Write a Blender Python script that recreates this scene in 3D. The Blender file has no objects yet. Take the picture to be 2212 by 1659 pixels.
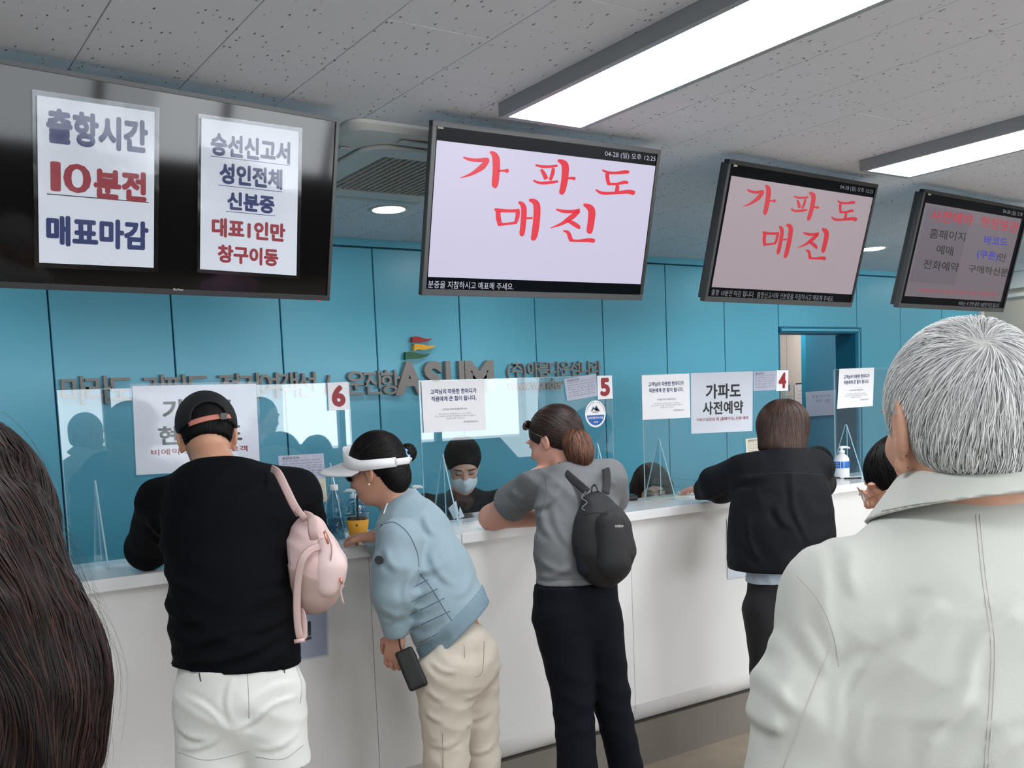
import bpy, bmesh, math, random
import numpy as np
from mathutils import Vector, Matrix
random.seed(7); np.random.seed(7)
S = bpy.context.scene
# ------------------------------------------------------------------ camera
FPX, CU, CV = 2076.1, 966.3, 1058.7          # focal length and principal point, in px of 2212x1659
YAW, PIT, ROL = 0.5578, -0.0825, -0.0465
EYE = np.array([0, 0, 1.60])
_f = np.array([math.sin(YAW)*math.cos(PIT), math.cos(YAW)*math.cos(PIT), math.sin(PIT)])
_r0 = np.array([math.cos(YAW), -math.sin(YAW), 0]); _u0 = np.cross(_r0, _f)
RT = _r0*math.cos(ROL)+_u0*math.sin(ROL); UP = -_r0*math.sin(ROL)+_u0*math.cos(ROL); FW = _f
cam = bpy.data.cameras.new('camera'); cob = bpy.data.objects.new('camera', cam); S.collection.objects.link(cob)
cam.sensor_width = 36; cam.lens = FPX/2212*36
cam.shift_x = (1106-CU)/2212; cam.shift_y = (CV-829.5)/2212
cam.clip_start = 0.05
cob.matrix_world = Matrix(((RT[0], UP[0], -FW[0], EYE[0]), (RT[1], UP[1], -FW[1], EYE[1]), (RT[2], UP[2], -FW[2], EYE[2]), (0, 0, 0, 1)))
S.camera = cob
S.view_settings.view_transform = 'Standard'; S.view_settings.look = 'None'
S.view_settings.gamma = 1; S.view_settings.use_curve_mapping = False
S.view_settings.exposure = 0.0
# ------------------------------------------------------------------ world and big lights
w = bpy.data.worlds.new('world'); S.world = w; w.use_nodes = True
bg = w.node_tree.nodes['Background']; bg.inputs[0].default_value = (0.80, 0.90, 1.0, 1); bg.inputs[1].default_value = 1.6

def area(name, loc, rot, sx, sy, power, col=(1, 1, 1)):
    l = bpy.data.lights.new(name, 'AREA'); l.shape = 'RECTANGLE'; l.size = sx; l.size_y = sy; l.energy = power; l.color = col
    o = bpy.data.objects.new(name, l); o.location = loc; o.rotation_euler = rot; S.collection.objects.link(o); return o
# daylight entering through the window front behind the queue
area('window_daylight', (3.4, -4.35, 1.8), (math.radians(84), 0, 0), 9.5, 1.15, 200, (0.93, 0.97, 1.0))

area('added_fill_right', (6.4, -4.3, 1.7), (math.radians(82), 0, math.radians(8)), 3.6, 1.6, 75, (0.95, 0.98, 1.0))  # extra area light added to brighten the right part of the counter front
# ------------------------------------------------------------------ pixel <-> world helpers
def ray(u, v): return FW+RT*(u-CU)/FPX-UP*(v-CV)/FPX
def onY(u, v, Y): d = ray(u, v); return EYE+d*(Y-EYE[1])/d[1]
def onZ(u, v, Z): d = ray(u, v); return EYE+d*(Z-EYE[2])/d[2]
def onX(u, v, X): d = ray(u, v); return EYE+d*(X-EYE[0])/d[0]
def W(u, v, D): return EYE+ray(u, v)*D
def onP(u, v, P0, n): d = ray(u, v); return EYE+d*(np.dot(P0-EYE, n)/np.dot(d, n))

# ------------------------------------------------------------------ materials
def lin(c):
    return tuple(((x/255)/12.92 if x/255 <= 0.04045 else ((x/255+0.055)/1.055)**2.4) for x in c)+(1,)
MATS = {}
def mat(name, col=(200, 200, 200), rough=0.6, metal=0.0, spec=0.5, bump=0.0, bscale=80, var=0.0, vscale=6, emit=None, estr=1, sheen=0, stretch=None, sub=0, bdist=0.002):
    if name in MATS: return MATS[name]
    m = bpy.data.materials.new(name); m.use_nodes = True; N = m.node_tree.nodes; L = m.node_tree.links
    b = N['Principled BSDF']; b.inputs['Base Color'].default_value = lin(col); b.inputs['Roughness'].default_value = rough
    b.inputs['Metallic'].default_value = metal; b.inputs['Specular IOR Level'].default_value = spec
    if sheen: b.inputs['Sheen Weight'].default_value = sheen
    if sub:
        b.inputs['Subsurface Weight'].default_value = sub; b.inputs['Subsurface Radius'].default_value = (0.02, 0.006, 0.003); b.inputs['Subsurface Scale'].default_value = 0.5
    tc = N.new('ShaderNodeTexCoord'); mp = N.new('ShaderNodeMapping'); L.new(tc.outputs['Object'], mp.inputs['Vector'])
    if stretch: mp.inputs['Scale'].default_value = stretch
    if var:
        n = N.new('ShaderNodeTexNoise'); n.inputs['Scale'].default_value = vscale; n.inputs['Detail'].default_value = 5
        L.new(mp.outputs[0], n.inputs['Vector'])
        r = N.new('ShaderNodeMix'); r.data_type = 'RGBA'; c = lin(col)
        r.inputs['A'].default_value = tuple(max(0, x*(1-var)) for x in c[:3])+(1,); r.inputs['B'].default_value = tuple(min(1, x*(1+var)) for x in c[:3])+(1,)
        L.new(n.outputs['Fac'], r.inputs['Factor']); L.new(r.outputs['Result'], b.inputs['Base Color'])
    if bump:
        n = N.new('ShaderNodeTexNoise'); n.inputs['Scale'].default_value = bscale; n.inputs['Detail'].default_value = 4
        L.new(mp.outputs[0], n.inputs['Vector'])
        bp = N.new('ShaderNodeBump'); bp.inputs['Strength'].default_value = bump; bp.inputs['Distance'].default_value = bdist
        L.new(n.outputs['Fac'], bp.inputs['Height']); L.new(bp.outputs[0], b.inputs['Normal'])
    if emit:
        b.inputs['Emission Color'].default_value = lin(emit); b.inputs['Emission Strength'].default_value = estr
    MATS[name] = m; return m
def clearmat(name, tint=(225, 240, 245), rough=0.02, ior=1.49, bump=0.0, bscale=12, boost=1.0):
    """clear sheet: see-through with mirror reflection that follows Fresnel"""
    if name in MATS: return MATS[name]
    m = bpy.data.materials.new(name); m.use_nodes = True; N = m.node_tree.nodes; L = m.node_tree.links
    N.remove(N['Principled BSDF']); out = N['Material Output']
    t = N.new('ShaderNodeBsdfTransparent'); t.inputs[0].default_value = lin(tint)
    g = N.new('ShaderNodeBsdfGlossy'); g.inputs['Roughness'].default_value = rough; g.inputs[0].default_value = (1, 1, 1, 1)
    fr = N.new('ShaderNodeFresnel'); ge = N.new('ShaderNodeNewGeometry'); mr = N.new('ShaderNodeMapRange'); mr.inputs[3].default_value = ior; mr.inputs[4].default_value = 1/ior
    L.new(ge.outputs['Backfacing'], mr.inputs[0]); L.new(mr.outputs[0], fr.inputs[0]); mx = N.new('ShaderNodeMixShader')
    ml = N.new('ShaderNodeMath'); ml.operation = 'MULTIPLY'; ml.use_clamp = True; ml.inputs[1].default_value = boost
    L.new(fr.outputs[0], ml.inputs[0]); L.new(ml.outputs[0], mx.inputs[0]); L.new(t.outputs[0], mx.inputs[1]); L.new(g.outputs[0], mx.inputs[2])
    if bump:
        tc = N.new('ShaderNodeTexCoord'); n = N.new('ShaderNodeTexNoise'); n.inputs['Scale'].default_value = bscale; n.inputs['Detail'].default_value = 3
        L.new(tc.outputs['Object'], n.inputs['Vector']); bp = N.new('ShaderNodeBump'); bp.inputs['Strength'].default_value = bump; bp.inputs['Distance'].default_value = 0.01
        L.new(n.outputs['Fac'], bp.inputs['Height']); L.new(bp.outputs[0], g.inputs['Normal']); L.new(bp.outputs[0], fr.inputs['Normal'])
    L.new(mx.outputs[0], out.inputs[0]); MATS[name] = m; return m

# ------------------------------------------------------------------ object helpers
def link(o, parent=None):
    S.collection.objects.link(o)
    if parent is not None:
        o.parent = parent; o.matrix_parent_inverse = Matrix.Translation(-parent.location) if not any(parent.rotation_euler) else parent.matrix_basis.inverted()
    return o
def tag(o, label=None, cat=None, group=None, kind=None):
    if label: o['label'] = label
    if cat: o['category'] = cat
    if group: o['group'] = group
    if kind: o['kind'] = kind
    return o
def thing(name, loc, label, cat, group=None):
    o = bpy.data.objects.new(name, None); o.location = loc; o.empty_display_size = 0.1; S.collection.objects.link(o)
    return tag(o, label, cat, group)
def meshobj(name, verts, faces, m, parent=None, smooth=False):
    me = bpy.data.meshes.new(name); me.from_pydata([tuple(map(float, v)) for v in verts], [], faces); me.update()
    if m: me.materials.append(m)
    if smooth: me.shade_smooth()
    return link(bpy.data.objects.new(name, me), parent)
def bmobj(name, bm, m, parent=None, smooth=False):
    bmesh.ops.recalc_face_normals(bm, faces=bm.faces)
    me = bpy.data.meshes.new(name); bm.to_mesh(me); bm.free()
    if m: me.materials.append(m)
    if smooth: me.shade_smooth()
    return link(bpy.data.objects.new(name, me), parent)
def bbox(bm, lo, hi, bev=0, seg=2, mtx=None):
    r = bmesh.ops.create_cube(bm, size=1); vs = r['verts']
    for v in vs: v.co = Vector([lo[i]+(hi[i]-lo[i])*(v.co[i]+0.5) for i in range(3)])
    if bev:
        es = list({e for v in vs for e in v.link_edges}); r2 = bmesh.ops.bevel(bm, geom=es, offset=bev, segments=seg, affect='EDGES', profile=0.6)
        vs = list(set(r2['verts']) | {v for v in vs if v.is_valid})
    if mtx is not None:
        for v in vs: v.co = mtx @ v.co
    return vs
def box(name, lo, hi, m, parent=None, bev=0, seg=2, mtx=None, smooth=False):
    bm = bmesh.new(); bbox(bm, lo, hi, bev, seg, mtx); return bmobj(name, bm, m, parent, smooth)
def lathe(bm, prof, c, seg=24, ax=None):
    """prof = [(r,z)...] spun about the z axis through c"""
    rings = []
    for r, z in prof:
        rings.append([bm.verts.new((c[0]+r*math.cos(2*math.pi*i/seg), c[1]+r*math.sin(2*math.pi*i/seg), c[2]+z)) for i in range(seg)])
    for a, b in zip(rings, rings[1:]):
        for i in range(seg): bm.faces.new((a[i], a[(i+1) % seg], b[(i+1) % seg], b[i]))
    if prof[0][0] > 1e-5: bm.faces.new(rings[0][::-1])
    if prof[-1][0] > 1e-5: bm.faces.new(rings[-1])
    return [v for r in rings for v in r]
def tube(bm, pts, rad, seg=8, cap=True, flat=None):
    """sweep a circle (or with flat=(normal,k) an ellipse) along pts; rad scalar or list"""
    pts = [Vector(tuple(map(float, p))) for p in pts]; n = len(pts)
    if not hasattr(rad, '__len__'): rad = [rad]*n
    up = Vector((0, 0, 1)) if flat is None else Vector(tuple(map(float, flat[0])))
    rings = []; prev = None
    for i, p in enumerate(pts):
        t = (pts[min(i+1, n-1)]-pts[max(i-1, 0)]).normalized()
        if flat is None:
            a = prev if prev is not None else (up if abs(t.dot(up)) < 0.95 else Vector((1, 0, 0)))
            a = (a-t*a.dot(t)).normalized(); prev = a; k = 1
        else:
            a = (up-t*up.dot(t)).normalized(); k = flat[1]
        b = t.cross(a)
        rings.append([bm.verts.new(p+(a*k*math.cos(2*math.pi*j/seg)+b*math.sin(2*math.pi*j/seg))*rad[i]) for j in range(seg)])
    for A, B in zip(rings, rings[1:]):
        for j in range(seg): bm.faces.new((A[j], A[(j+1) % seg], B[(j+1) % seg], B[j]))
    if cap: bm.faces.new(rings[0][::-1]); bm.faces.new(rings[-1])
def tubeobj(name, pts, rad, m, parent=None, seg=8, flat=None, smooth=True):
    bm = bmesh.new(); tube(bm, pts, rad, seg, True, flat); return bmobj(name, bm, m, parent, smooth)
def spline(pts, n=8):
    P = [np.array(p, float) for p in pts]; P = [2*P[0]-P[1]]+P+[2*P[-1]-P[-2]]; out = []
    for i in range(1, len(P)-2):
        for k in range(n):
            t = k/n; a, b, c, d = P[i-1], P[i], P[i+1], P[i+2]
            out.append(0.5*((2*b)+(c-a)*t+(2*a-5*b+4*c-d)*t*t+(3*b-a-3*c+d)*t**3))
    out.append(P[-2]); return out

# text -> triangle list in a unit box
_tc = {}
def text_geo(s, bold=0.0, res=3, extrude=0.0, fit=True):
    key = (s, bold, res, extrude, fit)
    if key in _tc: return _tc[key]
    multi = bold if (extrude == 0 and bold > 0.012) else 0
    c = bpy.data.curves.new('t', 'FONT'); c.body = s; c.size = 1; c.offset = 0 if multi else bold; c.resolution_u = res; c.extrude = extrude; c.space_line = 1.0
    if '\n' in s: c.align_x = 'CENTER'
    o = bpy.data.objects.new('t', c); me = bpy.data.meshes.new_from_object(o)
    n = len(me.vertices); V = np.zeros(n*3); me.vertices.foreach_get('co', V); V = V.reshape(-1, 3)
    F = [tuple(p.vertices) for p in me.polygons]
    bpy.data.objects.remove(o); bpy.data.curves.remove(c); bpy.data.meshes.remove(me)
    if multi and n:      # heavier weight: the glyphs laid over themselves in a small circle
        sh = [(0, 0)]+[(multi*math.cos(a), multi*math.sin(a)) for a in np.arange(8)*math.pi/4]; F0 = F
        V = np.concatenate([V+np.array([dx, dy, 2.5e-5*i]) for i, (dx, dy) in enumerate(sh)]); F = [tuple(i+k*n for i in f) for k in range(len(sh)) for f in F0]
    if fit and n:
        lo = V[:, :2].min(0); hi = V[:, :2].max(0); V[:, :2] = (V[:, :2]-lo)/np.maximum(hi-lo, 1e-6)
    _tc[key] = (V, F); return _tc[key]
class Quad:
    """a flat sheet given by its four corners TL TR BR BL (world); u right 0..1, v down 0..1"""
    def __init__(s, tl, tr, br, bl):
        s.c = [np.array(x, float) for x in (tl, tr, br, bl)]
        n = np.cross(s.c[1]-s.c[0], s.c[3]-s.c[0]); n /= np.linalg.norm(n)
        if np.dot(n, EYE-s.c[0]) < 0: n = -n
        s.n = n
    def at(s, u, v, h=0):
        tl, tr, br, bl = s.c
        return (tl*(1-u)+tr*u)*(1-v)+(bl*(1-u)+br*u)*v+s.n*h
    def w(s): return np.linalg.norm(s.c[1]-s.c[0])
    def h(s): return np.linalg.norm(s.c[3]-s.c[0])
    def uv(s, P):
        ex = s.c[1]-s.c[0]; ey = s.c[3]-s.c[0]; A = np.array([ex, ey]).T
        return np.linalg.lstsq(A, P-s.c[0], rcond=None)[0]
def slab(name, q, m, parent=None, th=0.0006, grow=0.0, h0=0.0, warp=0.0, nx=1, ny=1):
    gu, gv = grow/q.w(), grow/q.h(); V = []; F = []
    for side in (0, 1):
        for j in range(ny+1):
            for i in range(nx+1):
                u = -gu+(1+2*gu)*i/nx; v = -gv+(1+2*gv)*j/ny
                e = warp*(math.sin(u*7+v*3)+math.sin(v*9-u*4+1)+2)*0.25 if warp else 0
                V.append(q.at(u, v, h0+e+(th if side else 0)))
    K = (nx+1)*(ny+1)
    for j in range(ny):
        for i in range(nx):
            a = j*(nx+1)+i; F.append((a, a+1, a+nx+2, a+nx+1)); F.append((K+a, K+a+nx+1, K+a+nx+2, K+a+1))
    rim = [i for i in range(nx+1)]+[j*(nx+1)+nx for j in range(1, ny+1)]+[ny*(nx+1)+i for i in range(nx-1, -1, -1)]+[j*(nx+1) for j in range(ny-1, 0, -1)]
    for a, b in zip(rim, rim[1:]+rim[:1]): F.append((a, a+K, b+K, b))
    return meshobj(name, V, F, m, parent)
def qtext(q, s, u0, u1, v0, v1, m, parent, bold=0.0, h=0.0011, res=3, name='lettering', shear=0):
    V, F = text_geo(s, bold, res)
    if not len(V): return None
    P = [q.at(u0+(u1-u0)*x, v1+(v0-v1)*y, h+z) for x, y, z in V]
    return meshobj(name, P, F, m, parent)
def qpoly(q, pts, m, parent, name='mark', h=0.0011):
    P = [q.at(u, v, h) for u, v in pts]; bm = bmesh.new(); bm.faces.new([bm.verts.new(tuple(p)) for p in P]); bmesh.ops.triangulate(bm, faces=bm.faces)
    return bmobj(name, bm, m, parent)
def qrects(q, rects, m, parent, name='line', h=0.0011):
    V = []; F = []
    for u0, v0, u1, v1 in rects:
        k = len(V); V += [q.at(u0, v0, h), q.at(u1, v0, h), q.at(u1, v1, h), q.at(u0, v1, h)]; F.append((k, k+1, k+2, k+3))
    return meshobj(name, V, F, m, parent)
def pxquad(pts, Y): return Quad(*[onY(u, v, Y) for u, v in pts])
RIG = 0
# ================================================================== THE SETTING
ZC, YW, XR, YB, XL = 2.534, 4.645, 8.42, -4.2, -3.2
def ceil_mat():
    m = mat('ceiling_tile', (218, 224, 232), 0.95); N = m.node_tree.nodes; L = m.node_tree.links; b = N['Principled BSDF']
    tc = N.new('ShaderNodeTexCoord'); mp = N.new('ShaderNodeMapping'); mp.inputs['Rotation'].default_value = (0, 0, math.radians(52)); mp.inputs['Scale'].default_value = (1.0, 0.42, 0.05)
    g = N.new('ShaderNodeNewGeometry'); L.new(g.outputs['Position'], mp.inputs['Vector'])
    vo = N.new('ShaderNodeTexVoronoi'); vo.inputs['Scale'].default_value = 52; vo.inputs['Randomness'].default_value = 0.85; L.new(mp.outputs[0], vo.inputs['Vector'])
    ns = N.new('ShaderNodeTexNoise'); ns.inputs['Scale'].default_value = 90; L.new(g.outputs['Position'], ns.inputs['Vector'])
    ad = N.new('ShaderNodeMath'); ad.operation = 'MULTIPLY_ADD'; ad.inputs[1].default_value = 0.18; L.new(ns.outputs[0], ad.inputs[0]); L.new(vo.outputs['Distance'], ad.inputs[2])
    mr = N.new('ShaderNodeMapRange'); mr.inputs[1].default_value = 0.17; mr.inputs[2].default_value = 0.24; L.new(ad.outputs[0], mr.inputs[0])
    # only about half of the cells carry a fissure
    gt = N.new('ShaderNodeMath'); gt.operation = 'GREATER_THAN'; gt.inputs[1].default_value = 0.65
    sp = N.new('ShaderNodeSeparateColor'); L.new(vo.outputs['Color'], sp.inputs[0]); L.new(sp.outputs[0], gt.inputs[0])
    mxm = N.new('ShaderNodeMath'); mxm.operation = 'MAXIMUM'; L.new(mr.outputs[0], mxm.inputs[0]); L.new(gt.outputs[0], mxm.inputs[1])
    vo2 = N.new('ShaderNodeTexVoronoi'); vo2.inputs['Scale'].default_value = 47; vo2.inputs['Randomness'].default_value = 0.9; of = N.new('ShaderNodeVectorMath'); of.inputs[1].default_value = (3.7, 1.3, 0); L.new(mp.outputs[0], of.inputs[0]); L.new(of.outputs[0], vo2.inputs['Vector'])
    ad2 = N.new('ShaderNodeMath'); ad2.operation = 'MULTIPLY_ADD'; ad2.inputs[1].default_value = 0.18; L.new(ns.outputs[0], ad2.inputs[0]); L.new(vo2.outputs['Distance'], ad2.inputs[2])
    mr2 = N.new('ShaderNodeMapRange'); mr2.inputs[1].default_value = 0.16; mr2.inputs[2].default_value = 0.22; L.new(ad2.outputs[0], mr2.inputs[0])
    mn = N.new('ShaderNodeMath'); mn.operation = 'MINIMUM'; L.new(mxm.outputs[0], mn.inputs[0]); L.new(mr2.outputs[0], mn.inputs[1]); mxm = mn
    mx = N.new('ShaderNodeMix'); mx.data_type = 'RGBA'; mx.inputs['A'].default_value = lin((104, 104, 104)); mx.inputs['B'].default_value = lin((218, 224, 232))
    L.new(mxm.outputs[0], mx.inputs['Factor']); L.new(mx.outputs['Result'], b.inputs['Base Color'])
    bp = N.new('ShaderNodeBump'); bp.inputs['Strength'].default_value = 0.8; bp.inputs['Distance'].default_value = 0.004; L.new(mxm.outputs[0], bp.inputs['Height']); L.new(bp.outputs[0], b.inputs['Normal'])
    return m
M_tile = ceil_mat()
M_white = mat('white_paint', (214, 214, 212), 0.5)
M_teal = mat('teal_panel', (98, 182, 208), 0.34, spec=0.45, var=0.05, vscale=2.5)
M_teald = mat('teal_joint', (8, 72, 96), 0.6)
M_beige = mat('beige_wall', (196, 186, 172), 0.8, var=0.04)
M_floor = mat('floor_stone', (158, 146, 130), 0.35, var=0.25, vscale=9, bump=0.1)
M_counter = mat('counter_gloss', (232, 232, 231), 0.28, spec=0.5, var=0.02, vscale=3)
M_kick = mat('kick_stone', (120, 114, 106), 0.4, var=0.2, vscale=4)

flo = box('floor', (XL-0.3, YB-0.3, -0.1), (XR+1.3, 7.0, 0.0), M_floor); tag(flo, kind='structure')
ceiling = box('ceiling', (XL-0.2, YB-0.2, ZC+0.012), (XR+0.2, YW+0.1, ZC+0.1), mat('joint_grey', (120, 120, 118), 0.9)); tag(ceiling, kind='structure')  # grey backing slab above the tiles, visible in their joints
# tiles 0.30 x 0.60 with staggered ends; the ones the photograph shows are single parts, the rest one joined part
rest = bmesh.new(); tme = {}
AC = (1.44, 2.39, 2.77, 3.71)
k = 0; scr = bmesh.new()
for i in range(-12, 28):
    x0 = 0.28+0.3*i; off = 0.28 if i % 2 == 1 else -0.02
    for j in range(-8, 9):
        y0 = 0.60*j+off-0.02; y1 = y0+0.6
        a, b2, c, d = x0+0.0012, x0+0.2988, max(y0+0.0006, YB), min(y1-0.0006, YW)
        b2 = min(b2, XR)
        if d-c < 0.02 or b2-a < 0.02: continue
        seen = any(-60 < CU+FPX*np.dot(P-EYE, RT)/max(np.dot(P-EYE, FW), .1) < 2270 and np.dot(P-EYE, FW) > 0.6 and -80 < CV-FPX*np.dot(P-EYE, UP)/max(np.dot(P-EYE, FW), .1) < 620 for P in [np.array([xx, yy, ZC]) for xx in (a, b2) for yy in (c, d)])
        # skip the hole of the air conditioner
        if a > AC[0]-0.02 and b2 < AC[1]+0.02 and c > AC[2] and d < AC[3]: continue
        if seen:
            key = (round(b2-a, 3), round(d-c, 3))
            if key not in tme:
                bm = bmesh.new(); bbox(bm, (0, 0, 0), (b2-a, d-c, 0.012), 0.0012, 1); bmesh.ops.recalc_face_normals(bm, faces=bm.faces)
                me = bpy.data.meshes.new('ceiling_tile'); bm.to_mesh(me); bm.free(); me.materials.append(M_tile); tme[key] = me
            o = bpy.data.objects.new('ceiling_tile', tme[key]); o.location = (a, c, ZC+random.uniform(-0.0002, 0.0002)); o.parent = ceiling; S.collection.objects.link(o); k += 1
            for (px, py) in ((0.018, 0.018), (0.28, 0.03), (0.02, 0.57), (0.275, 0.585)):
                cx, cy = a+px+random.uniform(-.006, .006), c+py+random.uniform(-.006, .006)
                if cy < YW-0.01 and cx < XR: lathe(scr, [(0.0036, -0.0011), (0.0036, 0.0004)], (cx, cy, ZC), 8)
        else:
            bbox(rest, (a, c, ZC), (b2, d, ZC+0.012))
print('tiles', k)
o = bmobj('tile_field', rest, M_tile, ceiling); tag(o, kind='stuff')
o = bmobj('tile_screw', scr, mat('screw_grey', (134, 136, 140), 0.6), ceiling); tag(o, kind='stuff')

# --- teal panelled back wall
wb = thing('wall_back', (0, YW, 0), None, None); tag(wb, kind='structure')
DX0, DX1, DZ = 5.776, 6.689, 2.045
seams = [0.832+0.5525*i for i in range(-7, 0)]+[0.832, 1.386, 1.943, 2.491, 3.035, 3.576, 4.110, 4.661, 5.214, DX0, DX1, 7.249, 7.826, XR]
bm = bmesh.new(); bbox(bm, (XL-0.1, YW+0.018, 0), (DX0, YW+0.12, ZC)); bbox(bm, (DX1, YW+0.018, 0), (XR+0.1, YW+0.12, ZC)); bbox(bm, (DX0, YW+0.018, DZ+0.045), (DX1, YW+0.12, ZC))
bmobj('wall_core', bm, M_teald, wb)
for a, b2 in zip([XL]+seams[:-1], seams):
    if b2 <= a+0.05: continue
    if abs(a-DX0) < 0.01: z0 = DZ+0.047
    else: z0 = 0.0
    box('wall_panel', (a+0.004, YW, z0), (b2-0.004, YW+0.02, 2.487), M_teal, wb, 0.002, 1)
box('wall_frieze', (XL, YW-0.004, 2.496), (XR, YW+0.02, ZC), M_teal, wb, 0.0015, 1)
# door opening
dr = thing('door_1', ((DX0+DX1)/2, YW, 0), None, None); tag(dr, kind='structure')
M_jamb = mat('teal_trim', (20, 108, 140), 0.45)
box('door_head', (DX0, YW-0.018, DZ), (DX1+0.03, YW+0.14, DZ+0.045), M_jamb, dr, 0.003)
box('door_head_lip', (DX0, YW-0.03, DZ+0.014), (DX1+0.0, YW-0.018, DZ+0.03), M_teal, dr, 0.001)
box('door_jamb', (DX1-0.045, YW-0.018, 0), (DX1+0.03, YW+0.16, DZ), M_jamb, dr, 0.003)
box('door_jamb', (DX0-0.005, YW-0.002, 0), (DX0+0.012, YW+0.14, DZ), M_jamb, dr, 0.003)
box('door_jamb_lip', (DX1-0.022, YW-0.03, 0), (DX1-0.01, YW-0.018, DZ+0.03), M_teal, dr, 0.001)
# behind the opening: passage wall in dark teal, side return, cream lockers
pb = box('wall_passage', (XL, 6.9, 0), (XR+1.2, 7.0, ZC), M_beige); tag(pb, kind='structure')
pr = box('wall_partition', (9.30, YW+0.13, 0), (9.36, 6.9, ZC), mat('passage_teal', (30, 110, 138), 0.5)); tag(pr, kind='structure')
pc = box('ceiling_passage', (XL, YW+0.1, ZC), (XR+1.2, 7.0, ZC+0.1), M_white); tag(pc, kind='structure')
# right-hand wall with cornice
wr = thing('wall_right', (XR, 0, 0), None, None); tag(wr, kind='structure')
box('wall_face', (XR, YB, 0), (XR+0.1, YW+0.02, ZC), M_beige, wr)
bm = bmesh.new(); bbox(bm, (XR-0.05, YB, 2.395), (XR, YW, ZC-0.002), 0.004, 1); bbox(bm, (XR-0.035, YB, 2.325), (XR, YW, 2.358), 0.004, 1); bmobj('cornice', bm, M_white, wr)
box('corner_strip', (XR-0.05, YW-0.03, 0), (XR-0.001, YW-0.001, 2.325), M_white, wr, 0.003)
wl = box('wall_left', (XL-0.1, YB, 0), (XL, YW+0.1, ZC), M_white); tag(wl, kind='structure')
# window front behind the queue (seen only as reflections)
wf = thing('wall_front', (3, YB, 0), None, None); tag(wf, kind='structure')
box('wall_base', (XL, YB-0.1, 0), (XR, YB, 1.2), mat('dado_dark', (92, 84, 78), 0.6), wf); box('wall_head', (XL, YB-0.1, 2.4), (XR, YB, ZC), M_white, wf)
MD = mat('dark_frame', (50, 48, 48), 0.5)
for i in range(9):
    x = XL+0.05+i*1.4; box('mullion', (x-0.04, YB-0.09, 1.2), (x+0.04, YB-0.01, 2.4), MD, wf)
box('transom', (XL, YB-0.08, 2.05), (XR, YB-0.02, 2.1), MD, wf)

# ================================================================== COUNTER
CT, CY0, CY1, CX0, CX1 = 1.14, 3.0, 3.41, 0.0, 8.0
ct = thing('service_counter', (2.5, 3.2, 0), 'long white gloss ticket counter with rounded underside and stone plinth', 'counter')
cuts = [CX0-1.2, 0.33, 1.545, 2.79, 4.03, 5.27, 6.5, 7.7]
for a, b2 in zip(cuts, cuts[1:]):   # front panels: vertical face that curls under at the bottom
    prof = [(CY1-0.02, 1.1), (CY0+0.025, 1.1), (CY0+0.025, 0.30)]
    for t in range(1, 9):
        an = math.pi/2*t/8; prof.append((CY0+0.025+0.09*(1-math.cos(an)), 0.30-0.10*math.sin(an)))
    prof += [(CY0+0.2, 0.195), (CY1-0.02, 0.195)]
    bm = bmesh.new(); A = [bm.verts.new((a+0.0012, y, z)) for y, z in prof]; B = [bm.verts.new((b2-0.0012, y, z)) for y, z in prof]; n = len(prof)
    for i in range(n): bm.faces.new((A[i], A[(i+1) % n], B[(i+1) % n], B[i]))
    bm.faces.new(A); bm.faces.new(B[::-1]); o = bmobj('front_panel', bm, M_counter, ct, False)
    for p in o.data.polygons: p.use_smooth = len(p.vertices) == 4 and abs(p.normal.z) > 0.01 and abs(p.normal.y) > 0.01
for a, b2 in ((CX0-1.2, 1.925), (1.928, 4.6), (4.603, 7.7)):
    box('counter_top', (a, CY0, 1.10), (b2, CY1, CT), mat('top_gloss', (240, 241, 242), 0.16, spec=0.5), ct, 0.004, 2)
box('plinth', (CX0-1.2, CY0+0.07, 0), (7.7, CY1-0.1, 0.196), M_kick, ct)
box('work_desk', (CX0-1.2, CY1-0.02, 0.70), (7.7, CY1+0.17, 0.74), M_white, ct, 0.003)
M_ac = clearmat('clear_acrylic', (243, 249, 251), 0.01, 1.49, boost=1.0)
M_ace = mat('acrylic_edge', (180, 215, 226), 0.15, spec=0.8)
YP = 3.29
WIN = {6: (0.595, 1.634), 5: (1.942, 2.947), 4: (3.135, 4.135), 3: (4.535, 5.535)}
WHO = {6: 'in front of the lettering at the left end', 5: 'in front of the masked clerk', 4: 'in front of the long-haired clerk', 3: 'at the far end beside the blue-banded pump bottle'}
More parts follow.
